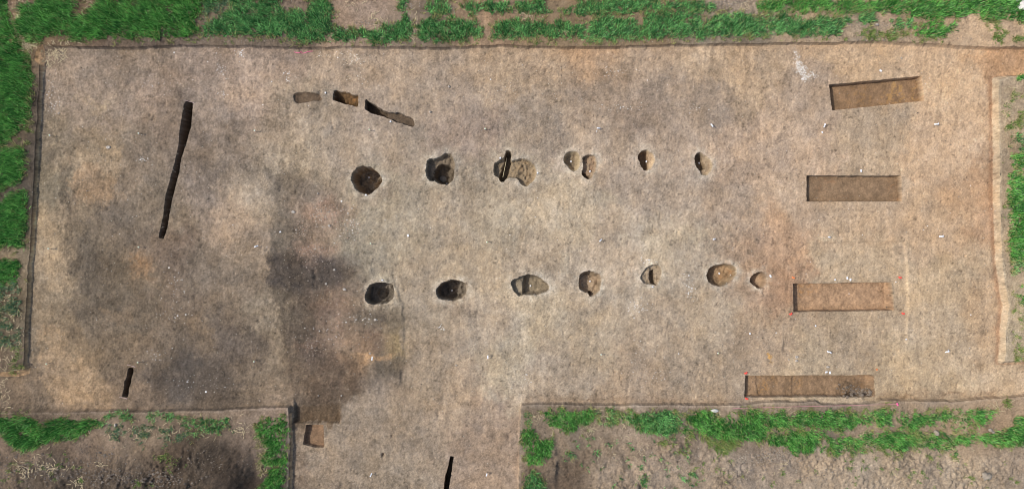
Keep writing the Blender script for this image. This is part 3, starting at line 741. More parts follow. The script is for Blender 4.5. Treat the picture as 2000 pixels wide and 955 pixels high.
M_WHITE = plain('white plastic', (0.82, 0.83, 0.84), 0.45, var=.06)
M_WOOD = plain('weathered wood', (0.42, 0.34, 0.24), 0.8, .3)
M_LIME = plain('lime marking paint', (0.55, 0.75, 0.18), 0.5)
M_RED = plain('red plastic', (0.85, 0.10, 0.07), 0.45)
M_ORANGE = plain('orange plastic', (0.85, 0.25, 0.08), 0.45)
M_PINK = plain('pink cord', (0.62, 0.30, 0.30), 0.7)
M_HOTPINK = plain('bright pink tape', (0.9, 0.15, 0.35), 0.5)
M_STONE = plain('pale stone', (0.42, 0.37, 0.31), 0.9, .6, .3, 20)
M_CHALK = plain('white stone', (0.62, 0.60, 0.56), 0.9, .6, .2, 14)
M_SHERD = plain('pale pottery', (0.44, 0.40, 0.35), 0.8, .3, .15)
M_CLOD = plain('dry clod', (0.30, 0.255, 0.20), 0.95, .8, .3, 18)
M_NAIL = plain('steel nail', (0.5, 0.5, 0.5), 0.4)
M_STRIP = plain('pale pink tape', (0.50, 0.36, 0.33), 0.6)
M_POLE = plain('pale wood', (0.62, 0.54, 0.34), 0.7, .2)
M_GREY = plain('grey clay', (0.21, 0.19, 0.16), 0.9, .5)


def attr_mat(name, layer, rough=0.5, spec=0.35, trans=0.0):
    m, t, b = new_mat(name)
    a = t.nodes.new('ShaderNodeVertexColor'); a.layer_name = layer
    tc = t.nodes.new('ShaderNodeTexCoord')
    n = t.nodes.new('ShaderNodeTexNoise'); n.inputs['Scale'].default_value = 60
    t.links.new(tc.outputs['Object'], n.inputs['Vector'])
    r = t.nodes.new('ShaderNodeMapRange'); r.inputs['To Min'].default_value = 0.8; r.inputs['To Max'].default_value = 1.2
    t.links.new(n.outputs['Fac'], r.inputs['Value'])
    v = t.nodes.new('ShaderNodeVectorMath'); v.operation = 'SCALE'
    t.links.new(a.outputs['Color'], v.inputs[0]); t.links.new(r.outputs['Result'], v.inputs['Scale'])
    t.links.new(v.outputs[0], b.inputs['Base Color'])
    b.inputs['Roughness'].default_value = rough
    b.inputs['Specular IOR Level'].default_value = spec
    if trans:
        tr_ = t.nodes.new('ShaderNodeBsdfTranslucent')
        t.links.new(v.outputs[0], tr_.inputs['Color'])
        mx = t.nodes.new('ShaderNodeMixShader'); mx.inputs[0].default_value = trans
        t.links.new(b.outputs[0], mx.inputs[1]); t.links.new(tr_.outputs[0], mx.inputs[2])
        t.links.new(mx.outputs[0], t.nodes['Material Output'].inputs[0])
    return m


M_BLADE = attr_mat('wheat leaf', 'tint', 0.42, 0.45, 0.25)
M_STRAW = attr_mat('dry straw', 'tint', 0.7, 0.2, 0.1)
M_GRIT = attr_mat('grit', 'tint', 0.95, 0.02)

# ---------------------------------------------------------------- mesh helpers


def mesh_np(name, V, F, mat, col=None, layer='soil', shade=True):
    """V (n,3), F (m,k)"""
    me = bpy.data.meshes.new(name)
    me.vertices.add(len(V))
    me.vertices.foreach_set('co', np.ascontiguousarray(V, np.float32).ravel())
    k = F.shape[1]
    me.loops.add(F.size)
    me.loops.foreach_set('vertex_index', np.ascontiguousarray(F, np.int32).ravel())
    me.polygons.add(len(F))
    me.polygons.foreach_set('loop_start', np.arange(0, F.size, k, dtype=np.int32))
    if shade:
        me.polygons.foreach_set('use_smooth', np.ones(len(F), bool))
    me.update(calc_edges=True)
    if col is not None:
        a = me.color_attributes.new(layer, 'FLOAT_COLOR', 'POINT')
        c4 = np.ones((len(V), 4), np.float32)
        c4[:, :3] = col
        a.data.foreach_set('color', c4.ravel())
    me.materials.append(mat)
    return me


def tag(o, label=None, cat=None, group=None, kind=None):
    if label: o['label'] = label
    if cat: o['category'] = cat
    if group: o['group'] = group
    if kind: o['kind'] = kind
    return o


def link(name, me, parent=None, loc=None):
    o = bpy.data.objects.new(name, me)
    COL.objects.link(o)
    if parent is not None: o.parent = parent
    if loc is not None: o.location = loc
    return o


class MB:
    def __init__(s):
        s.v = []; s.f = []

    def add(s, vs, fs):
        n = len(s.v)
        s.v += [tuple(v) for v in vs]
        s.f += [tuple(i + n for i in f) for f in fs]

    def box(s, c, d, rz=0.0, tilt=0.0, bev=0.12):
        """bevelled box"""
        hx, hy, hz = d[0] / 2, d[1] / 2, d[2] / 2
        b = min(hx, hy, hz) * bev * 2
        vs = []
        for z, q in ((-hz, b), (-hz + b, 0), (hz - b, 0), (hz, b)):
            for sx, sy in ((-1, -1), (1, -1), (1, 1), (-1, 1)):
                vs.append((sx * (hx - q), sy * (hy - q), z))
        ca, sa = math.cos(rz), math.sin(rz)
        ct, st = math.cos(tilt), math.sin(tilt)
        out = []
        for x, y, z in vs:
            x, z = x * ct + z * st, -x * st + z * ct
            out.append((c[0] + x * ca - y * sa, c[1] + x * sa + y * ca, c[2] + z))
        fs = [(3, 2, 1, 0), (12, 13, 14, 15)]
        for r in range(3):
            for i in range(4):
                j = (i + 1) % 4
                fs.append((r * 4 + i, r * 4 + j, r * 4 + 4 + j, r * 4 + 4 + i))
        s.add(out, fs)

    def tube(s, pts, rad, n=6):
        P = [Vector(p) for p in pts]
        R = rad if isinstance(rad, (list, tuple)) else [rad] * len(P)
        vs = []
        for i, p in enumerate(P):
            dd = (P[min(i + 1, len(P) - 1)] - P[max(i - 1, 0)]).normalized()
            u = dd.cross(Vector((0.3, 0.2, 1) if abs(dd.z) < 0.9 else (1, 0, 0))).normalized()
            w = dd.cross(u)
            for k in range(n):
                a = 2 * math.pi * k / n
                vs.append(p + (u * math.cos(a) + w * math.sin(a)) * R[i])
        fs = []
        for i in range(len(P) - 1):
            for k in range(n):
                j = (k + 1) % n
                fs.append((i * n + k, i * n + j, (i + 1) * n + j, (i + 1) * n + k))
        fs.append(tuple(range(n - 1, -1, -1)))
        fs.append(tuple((len(P) - 1) * n + k for k in range(n)))
        s.add(vs, fs)

    def lump(s, c, r, seed, nu=12, nv=7, rough=0.25):
        rr = random.Random(seed)
        ph = [rr.uniform(0, 6.28) for _ in range(8)]
        vs = []
        for j in range(1, nv):
            th = math.pi * j / nv
            for i in range(nu):
                a = 2 * math.pi * i / nu
                x, y, z = math.sin(th) * math.cos(a), math.sin(th) * math.sin(a), math.cos(th)
                k = 1 + rough * (0.5 * math.sin(3 * x + ph[0]) * math.cos(2.5 * y + ph[1]) + 0.35 * math.sin(5 * y + 4 * z + ph[2]) + 0.25 * math.sin(7 * x - 5 * y + ph[3]) + rr.uniform(-.15, .15))
                vs.append((c[0] + r[0] * x * k, c[1] + r[1] * y * k, c[2] + r[2] * z * k))
        vs.append((c[0], c[1], c[2] + r[2])); vs.append((c[0], c[1], c[2] - r[2]))
        fs = []
        for j in range(nv - 2):
            for i in range(nu):
                k = (i + 1) % nu
                fs.append((j * nu + i, (j + 1) * nu + i, (j + 1) * nu + k, j * nu + k))
        t = (nv - 1) * nu
        for i in range(nu):
            k = (i + 1) % nu
            fs.append((t, i, k)); fs.append((t + 1, (nv - 2) * nu + k, (nv - 2) * nu + i))
        s.add(vs, fs)

    def mesh(s, name, mat, smooth_=False):
        me = bpy.data.meshes.new(name)
        me.from_pydata(s.v, [], s.f)
        me.update()
        if smooth_:
            me.polygons.foreach_set('use_smooth', np.ones(len(me.polygons), bool))
        me.materials.append(mat)
        return me


# ---------------------------------------------------------------- build the ground pieces
VX = ((X + DX) - 1000) * S
VY = -((Y + DY) - 477.5) * S
VV = np.stack([VX.ravel(), VY.ravel(), Z.ravel()], 1)
AA = A.reshape(-1, 3)
ii = np.arange(nx * ny).reshape(ny, nx)
F4 = np.stack([ii[1:, :-1], ii[1:, 1:], ii[:-1, 1:], ii[:-1, :-1]], -1)


def facemean(a):
    return (a[1:, :-1] + a[1:, 1:] + a[:-1, 1:] + a[:-1, :-1]) / 4


def facemax(a):
    return np.maximum.reduce([a[1:, :-1], a[1:, 1:], a[:-1, 1:], a[:-1, :-1]])


fpid = facemax(pid)
fdist = facemean(pdist)
fhid = facemean(hid.astype(float)) > 0.5
ffm = facemean(fm)
fheap = facemean(heapm * (X < 540) * inF * smooth(838, 862, Y)) > 0.06


def piece(name, mask, mat, parent=None, origin=(0, 0, 0)):
    F = F4[mask]
    if len(F) == 0:
        return None
    u, inv = np.unique(F, return_inverse=True)
    me = mesh_np(name, VV[u] - np.array(origin), inv.reshape(F.shape), mat, AA[u])
    return link(name, me, parent)


free = fpid < 0
tag(piece('excavation_floor', free & (ffm < 0.04), M_SOIL), 'scraped brown and grey soil floor of the open excavation', 'ground', kind='structure')
tag(piece('excavation_bank', free & (ffm >= 0.04) & (ffm < 0.97), M_SOIL), 'low cut earth banks standing round the excavated floor', 'ground', kind='structure')
tag(piece('field_ground', free & (ffm >= 0.97) & ~fheap, M_SOIL), 'bare and trodden field soil round the excavation', 'ground', kind='structure')
tag(piece('spoil_heap', free & (ffm >= 0.97) & fheap, M_SOIL), 'dark heap of dug soil below the left strip of wheat', 'spoil heap')

hn, wn = F4.shape[:2]
for k, p in enumerate(PITS):
    m = fpid == k
    P = np.array(p['rim'])
    cx, cy = P.mean(0)
    wx_, wy_ = wxy(cx, cy)
    zz = float(Z[pid == k].min())
    e = bpy.data.objects.new(p['name'], None)
    COL.objects.link(e)
    e.location = (wx_, wy_, zz)
    e.empty_display_size = 0.2
    tag(e, p['label'], p['cat'], p['grp'])
    org = (wx_, wy_, zz)
    wallm = m & (fdist < max(p['bat'] * 0.9, 1.9)) & ~fhid
    hm = m & fhid
    flm = m & ~wallm & ~hm
    piece('side_wall', wallm, M_SOIL, e, org)
    piece('pit_floor' if p['cat'] == 'pit' else 'trench_floor', flm, M_SOIL, e, org)
    if hm.any():
        piece('deeper_hole' if p['name'] == 'post_pit' else 'deeper_step', hm, M_SOIL, e, org)

# far field all round, out to the horizon
bx0, bx1 = (gx[0] - 1000) * S, (gx[-1] - 1000) * S
by0, by1 = -(gy[-1] - 477.5) * S, -(gy[0] - 477.5) * S
R = 1500.0
v = [(-R, -R, ZF), (R, -R, ZF), (R, R, ZF), (-R, R, ZF), (bx0, by0, ZF), (bx1, by0, ZF), (bx1, by1, ZF), (bx0, by1, ZF)]
f = [(0, 1, 5, 4), (1, 2, 6, 5), (2, 3, 7, 6), (3, 0, 4, 7)]
me = bpy.data.meshes.new('far_field'); me.from_pydata(v, [], f); me.materials.append(M_FAR)
tag(link('far_field', me), 'wide farm field stretching away beyond the excavation', 'ground', kind='structure')


def zat(gxp, gyp):
    i = np.clip(np.rint((np.asarray(gxp) - GX0) / STEP).astype(int), 0, nx - 1)
    j = np.clip(np.rint((np.asarray(gyp) - GY0) / STEP).astype(int), 0, ny - 1)
    return Z[j, i]


def place(px, py):
    """photo pixel -> point on the ground surface there"""
    z = 0.0
    for _ in range(4):
        k = 1 - z / H
        z = float(zat(1000 + (px - 1000) * k, 477.5 + (py - 477.5) * k))
    x, y = wxy(px, py, z)
    return x, y, z


# ---------------------------------------------------------------- wheat and dry stalks
# polygon in the photo, plants per square metre factor, leaf length, tone (0 bright green, 1 blue green, 2 pale grey green, 3 yellowing)
def grass(name, label, parts, seed):
    r = np.random.default_rng(seed)
    allV, allC = [], []
    for (poly, dens, ln, tone) in parts:
        P = np.array(poly, float)
        x0, y0 = P.min(0) - 14; x1, y1 = P.max(0) + 14
        area = (x1 - x0) * (y1 - y0) * (S * KF) ** 2
        nT = int(area * 125 * (dens if dens < 1 else 1) * (1.0 if dens < 1 else dens))
        tx = r.uniform(x0, x1, nT); ty = r.uniform(y0, y1, nT)
        w1 = 9 * fbm(tx, ty, 18, 3, seed + 3); w2 = 9 * fbm(tx, ty, 18, 3, seed + 4)
        s = sdf(poly, tx + w1, ty + w2)
        cl = fbm(tx, ty, 16, 3, seed + 7)
        keep = (s < 3) & (r.random(nT) < np.clip(0.5 + -s / 6, 0, 1)) & (cl > (-0.58 if dens >= 1 else -0.12))
        keep |= (s >= 3) & (s < 14) & (r.random(nT) < .10 * (1 - s / 14)) & (dens >= 1)
        tx, ty, s, cl = tx[keep], ty[keep], s[keep], cl[keep]
        nT = len(tx)
        if nT == 0: continue
        nb = 9
        gxp = 1000 + (tx - 1000) * KF; gyp = 477.5 + (ty - 477.5) * KF
        okm = zat(gxp, gyp) > 0.12
        tx, ty, s, cl, gxp, gyp = tx[okm], ty[okm], s[okm], cl[okm], gxp[okm], gyp[okm]
        nT = len(tx)
        vig = np.clip(0.76 + 0.75 * fbm(tx, ty, 14, 2, seed + 9) + np.clip(-s / 40, 0, .3), .45, 1.25)
        bxp = np.repeat((gxp - 1000) * S, nb) + r.normal(0, .035, nT * nb)
        byp = np.repeat(-(gyp - 477.5) * S, nb) + r.normal(0, .035, nT * nb)
        bz = zat(bxp / S + 1000, 477.5 - byp / S) - 0.01
        okb = bz > 0.06
        n = nT * nb
        rx_ = np.repeat(tx - 1000, nb); ry_ = np.repeat(477.5 - ty, nb)
        az = np.arctan2(ry_, rx_ * .75) + r.normal(0, .75, n) + 0.9 * np.repeat(fbm(tx, ty, 40, 2, seed + 12), nb)
        rnd = r.random(n) < (.22 if dens >= 1 else .6)
        az = np.where(rnd, r.uniform(0, 2 * math.pi, n), az)
        L = ln * np.repeat(vig, nb) * r.uniform(.6, 1.15, n)
        lean0 = r.uniform(.25, .8, n)
        bend = r.uniform(.05, .8, n) * (1.3 if dens < 1 else 1)
        wd = r.uniform(.006, .0125, n)
        ts = np.array([0, .35, .7, 1.0])
        wds = np.array([.8, 1.0, .8, 0.08])
        ca, sa = np.cos(az), np.sin(az)
        px_, pz_ = np.zeros(n), np.zeros(n)
        pts = []
        prev = 0
        hh_, zz_ = np.zeros(n), np.zeros(n)
        for t in ts:
            ang = lean0 + bend * t
            dl = (t - prev) * L
            hh_ = hh_ + np.sin(ang) * dl
            zz_ = zz_ + np.cos(ang) * dl
            prev = t
            pts.append((hh_.copy(), np.maximum(zz_, 0.012 * t).copy()))
        V = np.zeros((n, 8, 3))
        for q, (h_, z_) in enumerate(pts):
            cxp = bxp + ca * h_ + 0.02 * r.normal(0, 1, n) * (q > 1); cyp = byp + sa * h_
            V[:, 2 * q, 0] = cxp - sa * wd * wds[q]; V[:, 2 * q, 1] = cyp + ca * wd * wds[q]; V[:, 2 * q, 2] = bz + z_
            V[:, 2 * q + 1, 0] = cxp + sa * wd * wds[q]; V[:, 2 * q + 1, 1] = cyp - ca * wd * wds[q]; V[:, 2 * q + 1, 2] = bz + z_
        tones = {0: ((0.018, 0.115, 0.012), (0.27, 0.72, 0.14)), 1: ((0.021, 0.115, 0.024), (0.31, 0.74, 0.22)),
                 2: ((0.07, 0.16, 0.075), (0.22, 0.34, 0.17)), 3: ((0.10, 0.20, 0.03), (0.40, 0.42, 0.14)), 4: ((0.40, 0.33, 0.19), (0.62, 0.52, 0.33))}
        c0, c1 = (np.array(q) for q in tones[tone])
        m = np.clip(r.normal(.16, .42, n) + 0.5 * np.repeat(fbm(tx, ty, 9, 2, seed + 15), nb), 0, 1)[:, None]
        c = c0 * (1 - m) + c1 * m
        yel = (r.random(n) < (0.035 if dens >= 1 else .16)) | (r.random(n) < np.repeat(np.exp(s / 3.0), nb) * .3)
        c = np.where(yel[:, None], np.array((0.34, 0.33, 0.12)) * r.uniform(.5, 1.3, n)[:, None], c)
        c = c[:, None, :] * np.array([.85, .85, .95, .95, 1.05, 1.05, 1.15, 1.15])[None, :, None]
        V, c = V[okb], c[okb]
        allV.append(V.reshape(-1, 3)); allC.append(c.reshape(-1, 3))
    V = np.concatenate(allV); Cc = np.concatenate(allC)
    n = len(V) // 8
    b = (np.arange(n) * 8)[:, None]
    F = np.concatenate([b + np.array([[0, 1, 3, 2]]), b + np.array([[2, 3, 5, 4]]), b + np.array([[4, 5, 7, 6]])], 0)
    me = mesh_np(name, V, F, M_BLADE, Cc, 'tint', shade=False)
    tag(link(name, me), label, 'grass', kind='stuff')
    return n


T_PARTS = [
    ([(40, 70), (36, 45), (45, 20), (70, 6), (95, -5), (110, -10), (118, 0), (150, 0), (160, 12), (145, 25), (152, 36), (175, 28), (190, 8), (190, -60), (385, -60), (400, 5), (390, 30), (384, 45), (395, 60), (386, 72), (340, 76), (300, 74), (240, 72), (180, 82),
      (150, 76), (110, 70), (88, 68), (88, 82), (60, 84)], 1.15, .30, 0),
    ([(88, -60), (190, -60), (190, 0), (110, -2)], .5, .22, 2),
    ([(395, -60), (470, -60), (560, -60), (555, -5), (545, 10), (560, 22), (590, 22), (600, 30), (602, 0), (640, -4), (648, 8), (650, 30), (648, 50), (672, 60), (690, 70), (715, 65), (722, 76), (690, 82), (640, 80), (610, 86), (585, 76), (540, 72), (500, 70), (450, 68), (420, 74), (392, 72), (400, 55), (432, 35), (455, 15), (440, 0), (420, 20), (400, 30)], 1.05, .26, 1),
    ([(395, 0), (455, 0), (430, 40), (396, 55)], .5, .22, 2),
    ([(690, 66), (720, 62), (760, 55), (780, 40), (783, 20), (770, -5), (775, -50), (800, -50), (792, 10), (798, 35), (806, 55), (804, 80), (770, 88), (720, 84)], 1.05, .24, 1),
    ([(645, 45), (690, 60), (680, 70), (640, 60)], .6, .22, 2),
    ([(820, 45), (845, 38), (870, 40), (900, 42), (935, 42), (942, 60), (935, 78), (900, 80), (830, 84), (818, 78)], 1.1, .25, 1),
    ([(830, 5), (860, 2), (880, 8), (884, 28), (860, 32), (835, 28)], 1.05, .24, 1),
    ([(905, 20), (915, 8), (960, 5), (1000, 5), (1000, 22), (962, 30), (945, 22), (915, 30)], 1.0, .24, 1),
    ([(955, 55), (1000, 42), (1010, 76), (965, 80)], 1.05, .25, 1),
    ([(815, -60), (1350, -60), (1350, -12), (1100, -10), (900, -8), (815, -15)], .5, .24, 1),
    ([(1000, 5), (1040, 4), (1060, 0), (1070, 25), (1100, 27), (1130, 5), (1240, -5), (1260, 5), (1300, 8), (1370, 5), (1390, 10), (1395, 22), (1380, 26), (1320, 22), (1260, 22), (1225, 25), (1180, 28), (1140, 30), (1100, 30), (1050, 30), (1010, 26)], 1.1, .25, 1),
    ([(1000, 44), (1060, 42), (1068, 55), (1090, 48), (1125, 52), (1165, 40), (1240, 36), (1250, 60), (1262, 28), (1330, 24), (1370, 35), (1372, 60), (1395, 32), (1440, 28), (1500, 38), (1500, 70), (1460, 72), (1400, 70), (1372, 72), (1300, 80), (1262, 78), (1200, 82), (1110, 74), (1060, 72), (1000, 78)], 1.1, .26, 1),
    ([(1470, 22), (1480, 6), (1560, 0), (1620, 2), (1720, 6), (1800, -2), (1880, -5), (1995, -5), (1990, 12), (1999, 20), (2120, 40), (2120, 60), (2000, 45), (1960, 38), (1900, 32), (1860, 32), (1830, 40), (1790, 34), (1740, 26), (1690, 24), (1620, 26), (1560, 27), (1520, 26)], 1.15, .28, 0),
    ([(1500, 38), (1520, 30), (1560, 33), (1570, 45), (1610, 40), (1640, 36), (1648, 48), (1635, 70), (1610, 74), (1560, 70), (1500, 72)], 1.05, .25, 1),
    ([(1648, 28), (1662, 28), (1660, 48), (1650, 46)], 1.0, .22, 1),
    ([(1682, 26), (1700, 24), (1706, 38), (1692, 48), (1682, 44)], 1.1, .24, 1),
    ([(1732, 40), (1755, 36), (1758, 60), (1742, 60)], 1.0, .22, 1), ([(1768, 38), (1780, 36), (1778, 56), (1769, 56)], 1.0, .2, 1),
    ([(1676, 62), (1700, 58), (1730, 64), (1760, 60), (1770, 70), (1730, 74), (1680, 72)], .75, .2, 3),
    ([(1780, 52), (1820, 44), (1862, 50), (1856, 62), (1840, 74), (1790, 72), (1778, 64)], 1.0, .22, 0),
    ([(1922, 40), (1945, 42), (1965, 66), (2000, 66), (2120, 70), (2120, 84), (1940, 82), (1924, 70), (1930, 58)], .8, .2, 3),
    ([(1985, 40), (2120, 50), (2120, 70), (2000, 66), (1990, 50)], .6, .2, 3),
    ([(88, 72), (300, 76), (500, 74), (700, 84), (1000, 80), (1400, 74), (1850, 74), (1850, 82), (1400, 82), (1000, 88), (700, 90), (500, 82), (300, 85), (100, 80)], .22, .15, 3),
]
L_PARTS = [
    ([(-120, -60), (10, -60), (18, 0), (28, 60), (46, 98), (62, 122), (64, 170), (60, 215), (56, 246), (30, 262), (0, 286), (-120, 300)], 1.15, .30, 0),
    ([(-120, 305), (0, 300), (20, 286), (48, 290), (50, 330), (46, 350), (22, 362), (0, 380), (-120, 390)], 1.15, .28, 0),
    ([(-120, 402), (0, 398), (30, 374), (52, 368), (53, 420), (50, 478), (0, 484), (-120, 485)], 1.15, .30, 0),
    ([(-120, 505), (38, 503), (40, 525), (38, 548), (0, 556), (-120, 560)], 1.1, .26, 0),
    ([(-120, 556), (0, 552), (42, 545), (44, 575), (0, 585), (-120, 590)], .7, .22, 2),
    ([(-120, 590), (42, 585), (42, 672), (0, 676), (-120, 690)], .55, .2, 2),
    ([(20, 672), (42, 676), (42, 728), (22, 730), (28, 700)], .5, .18, 3),
    ([(20, 0), (38, 20), (38, 60), (60, 90), (60, 110), (36, 84), (26, 50)], .55, .2, 4),
    ([(44, 240), (62, 236), (60, 282), (40, 286)], .5, .16, 3),
]
BL_PARTS = [
    ([(-120, 808), (0, 812), (28, 812), (55, 816), (80, 828), (105, 820), (130, 816), (170, 822), (195, 820), (205, 818), (190, 828), (170, 842), (155, 850), (120, 856), (95, 862), (75, 872), (45, 874), (20, 866), (8, 846), (0, 836), (-60, 830), (-120, 850)], 1.2, .27, 0),
    ([(190, 820), (215, 812), (232, 812), (205, 824), (175, 840)], .9, .2, 1),
    ([(222, 806), (240, 800), (270, 805), (280, 815), (240, 822)], .8, .22, 1),
    ([(285, 808), (320, 800), (345, 805), (350, 815), (320, 822), (290, 824)], .8, .2, 1),
    ([(345, 812), (400, 816), (450, 818), (462, 830), (440, 845), (380, 848), (350, 835)], .8, .2, 1),
    ([(200, 830), (280, 830), (360, 838), (400, 850), (380, 860), (330, 868), (300, 856), (250, 855), (210, 862)], .5, .18, 2),
    ([(260, 855), (300, 870), (330, 862), (325, 875), (290, 880)], .3, .16, 2),
    ([(296, 888), (320, 884), (340, 888), (350, 900), (310, 900)], .6, .16, 3), ([(355, 888), (385, 895), (378, 906), (352, 904)], .4, .15, 3),
    ([(0, 900), (150, 880), (180, 955), (0, 960)], .06, .16, 3), ([(330, 905), (350, 905), (350, 935), (330, 930)], .4, .14, 3), ([(275, 935), (310, 930), (310, 955), (270, 955)], .3, .14, 3),
    ([(0, 730), (14, 735), (20, 800), (0, 806)], .3, .14, 3), ([(22, 798), (52, 800), (64, 812), (30, 812)], .3, .16, 3),
    ([(505, 826), (530, 815), (562, 815), (564, 850), (562, 878), (558, 905), (520, 908), (512, 895), (530, 880), (520, 862), (505, 850)], 1.2, .25, 0),
    ([(512, 940), (530, 915), (560, 912), (563, 940), (560, 1080), (506, 1080)], 1.2, .25, 0),
    ([(500, 840), (520, 840), (525, 905), (508, 925), (502, 880)], .5, .18, 4),
]
BR_PARTS = [
    ([(1062, 806), (1090, 800), (1150, 798), (1168, 812), (1150, 822), (1118, 836), (1088, 836), (1060, 820)], 1.1, .23, 0),
    ([(1020, 805), (1035, 806), (1035, 830), (1022, 830)], .8, .18, 1),
    ([(1022, 832), (1034, 836), (1048, 852), (1072, 855), (1082, 862), (1076, 880), (1060, 898), (1040, 905), (1024, 902)], 1.1, .23, 0),
    ([(1024, 920), (1045, 922), (1060, 932), (1068, 950), (1080, 1080), (1022, 1080)], 1.15, .24, 1),
    ([(1192, 800), (1202, 788), (1208, 820), (1210, 852), (1200, 850)], .8, .2, 1),
    ([(1228, 812), (1260, 806), (1300, 800), (1322, 805), (1322, 838), (1300, 846), (1270, 840), (1240, 830)], 1.1, .24, 1),
    ([(1165, 800), (1228, 805), (1228, 828), (1170, 825)], .3, .18, 3), ([(1140, 815), (1170, 820), (1165, 840), (1145, 838)], .5, .18, 3),
    ([(1342, 808), (1370, 800), (1385, 802), (1392, 815), (1410, 812), (1415, 830), (1440, 812), (1470, 800), (1500, 802), (1500, 860), (1470, 858), (1440, 852), (1415, 858), (1380, 850), (1355, 835)], 1.15, .26, 0),
    ([(1350, 838), (1420, 856), (1440, 858), (1440, 880), (1400, 886), (1370, 875), (1350, 860)], .8, .26, 3),
    ([(1300, 850), (1345, 855), (1350, 880), (1320, 885)], .4, .2, 3),
    ([(1500, 806), (1530, 800), (1535, 815), (1560, 805), (1600, 800), (1680, 812), (1698, 820), (1680, 830), (1640, 836), (1590, 832), (1550, 832), (1500, 838)], 1.15, .26, 0),
    ([(1490, 835), (1600, 836), (1600, 846), (1500, 848)], .5, .2, 3),
    ([(1500, 848), (1540, 842), (1600, 846), (1595, 862), (1580, 882), (1550, 884), (1530, 866), (1500, 866)], 1.1, .25, 0),
    ([(1622, 862), (1650, 852), (1700, 848), (1740, 840), (1765, 842), (1785, 850), (1790, 862), (1770, 872), (1730, 876), (1700, 866), (1660, 866), (1640, 880), (1622, 886)], 1.1, .24, 0),
    ([(1704, 806), (1720, 798), (1742, 802), (1740, 820), (1720, 834), (1710, 824)], 1.05, .23, 0),
    ([(1760, 808), (1778, 802), (1790, 812), (1800, 808), (1830, 808), (1860, 798), (1858, 812), (1830, 822), (1795, 828), (1780, 845), (1768, 840)], 1.1, .22, 0),
    ([(1770, 836), (1792, 834), (1796, 862), (1775, 860)], .9, .22, 3),
    ([(1890, 805), (1920, 798), (1940, 806), (1936, 818), (1905, 826), (1892, 818)], 1.1, .24, 0), ([(1890, 818), (1910, 826), (1900, 842), (1890, 842)], .8, .2, 3),
    ([(1798, 858), (1850, 852), (1900, 846), (1958, 842), (1960, 862), (1900, 860), (1865, 866), (1830, 876), (1800, 868)], 1.05, .23, 0),
    ([(1952, 850), (1965, 836), (1980, 822), (2000, 806), (2120, 780), (2120, 880), (1985, 868), (1960, 864)], 1.2, .28, 0),
    ([(1955, 782), (1975, 775), (2000, 776), (2120, 770), (2120, 785), (1990, 790), (1962, 792)], .8, .2, 3),
    ([(1610, 878), (1680, 872), (1760, 880), (1850, 874), (1860, 892), (1700, 890), (1620, 892)], .25, .2, 3),
    ([(1020, 798), (1450, 800), (1450, 812), (1020, 812)], .22, .15, 3), ([(1450, 796), (1760, 794), (1880, 794), (1880, 806), (1450, 806)], .22, .14, 3),
    ([(1100, 850), (1340, 850), (1360, 955), (1180, 950), (1110, 890)], .05, .16, 1), ([(1340, 890), (1990, 890), (1990, 960), (1340, 960)], .03, .16, 3),
    ([(1225, 805), (1900, 800), (1900, 835), (1225, 845)], .32, .2, 0), ([(1600, 846), (1960, 842), (1960, 870), (1600, 882)], .42, .2, 0), ([(1090, 800), (1230, 802), (1230, 830), (1090, 832)], .45, .18, 1),
    ([(1276, 860), (1300, 856), (1302, 866), (1284, 868)], .9, .2, 3), ([(1275, 896), (1298, 894), (1298, 902), (1278, 902)], .9, .18, 1),
    ([(1245, 925), (1265, 925), (1262, 948), (1248, 946)], .8, .18, 1), ([(1098, 886), (1128, 880), (1120, 892), (1100, 895)], .7, .18, 1), ([(1340, 910), (1370, 925), (1368, 942), (1345, 935)], .5, .16, 1),
    ([(1855, 880), (1872, 878), (1868, 900), (1856, 896)], .7, .16, 1), ([(1885, 928), (1900, 932), (1904, 945), (1886, 938)], .7, .16, 3), ([(1636, 945), (1652, 940), (1652, 958), (1638, 958)], .9, .18, 1),
]
R_PARTS = [
    ([(1984, 152), (2000, 146), (2120, 140), (2120, 165), (1986, 162)], 1.1, .22, 0),
    ([(1958, 185), (1985, 180), (2000, 235), (2120, 240), (2120, 300), (1960, 250)], .28, .18, 3),
    ([(1960, 238), (1990, 236), (2000, 245), (1975, 258), (1960, 250)], .8, .18, 3), ([(1970, 270), (2010, 265), (2010, 296), (1968, 292)], .8, .2, 1),
    ([(1972, 308), (1985, 303), (2010, 304), (2010, 326), (1976, 328)], 1.1, .22, 0),
    ([(1968, 345), (1978, 332), (1990, 340), (2000, 352), (2120, 350), (2120, 505), (1975, 505), (1970, 470), (1972, 400)], 1.2, .27, 0),
    ([(1974, 500), (2120, 500), (2120, 530), (1978, 528)], .95, .24, 1),
    ([(1984, 548), (2010, 545), (2010, 560), (1986, 558)], .9, .2, 0), ([(1988, 572), (2010, 572), (2010, 592), (1990, 588)], 1.0, .2, 0),
    ([(1972, 560), (2000, 600), (2010, 690), (1975, 690), (1978, 640)], .3, .16, 3), ([(1975, 690), (2010, 695), (2120, 700), (2120, 712), (1985, 706)], .8, .2, 3),
    ([(1955, 160), (1962, 170), (1966, 500), (1960, 480)], .12, .12, 3),
]
nb = 0
nb += grass('grass', 'dense green wheat in two rows along the upper edge of the excavation', T_PARTS, 400)
nb += grass('grass', 'tall green wheat in blocks beside the left bank', L_PARTS, 500)
nb += grass('grass', 'green wheat and thin grass on the lower left field block', BL_PARTS, 600)
nb += grass('grass', 'broken rows of green wheat along the lower right bank', BR_PARTS, 700)
nb += grass('grass', 'green wheat and yellowing tufts beyond the right bank', R_PARTS, 800)
print('blades', nb)


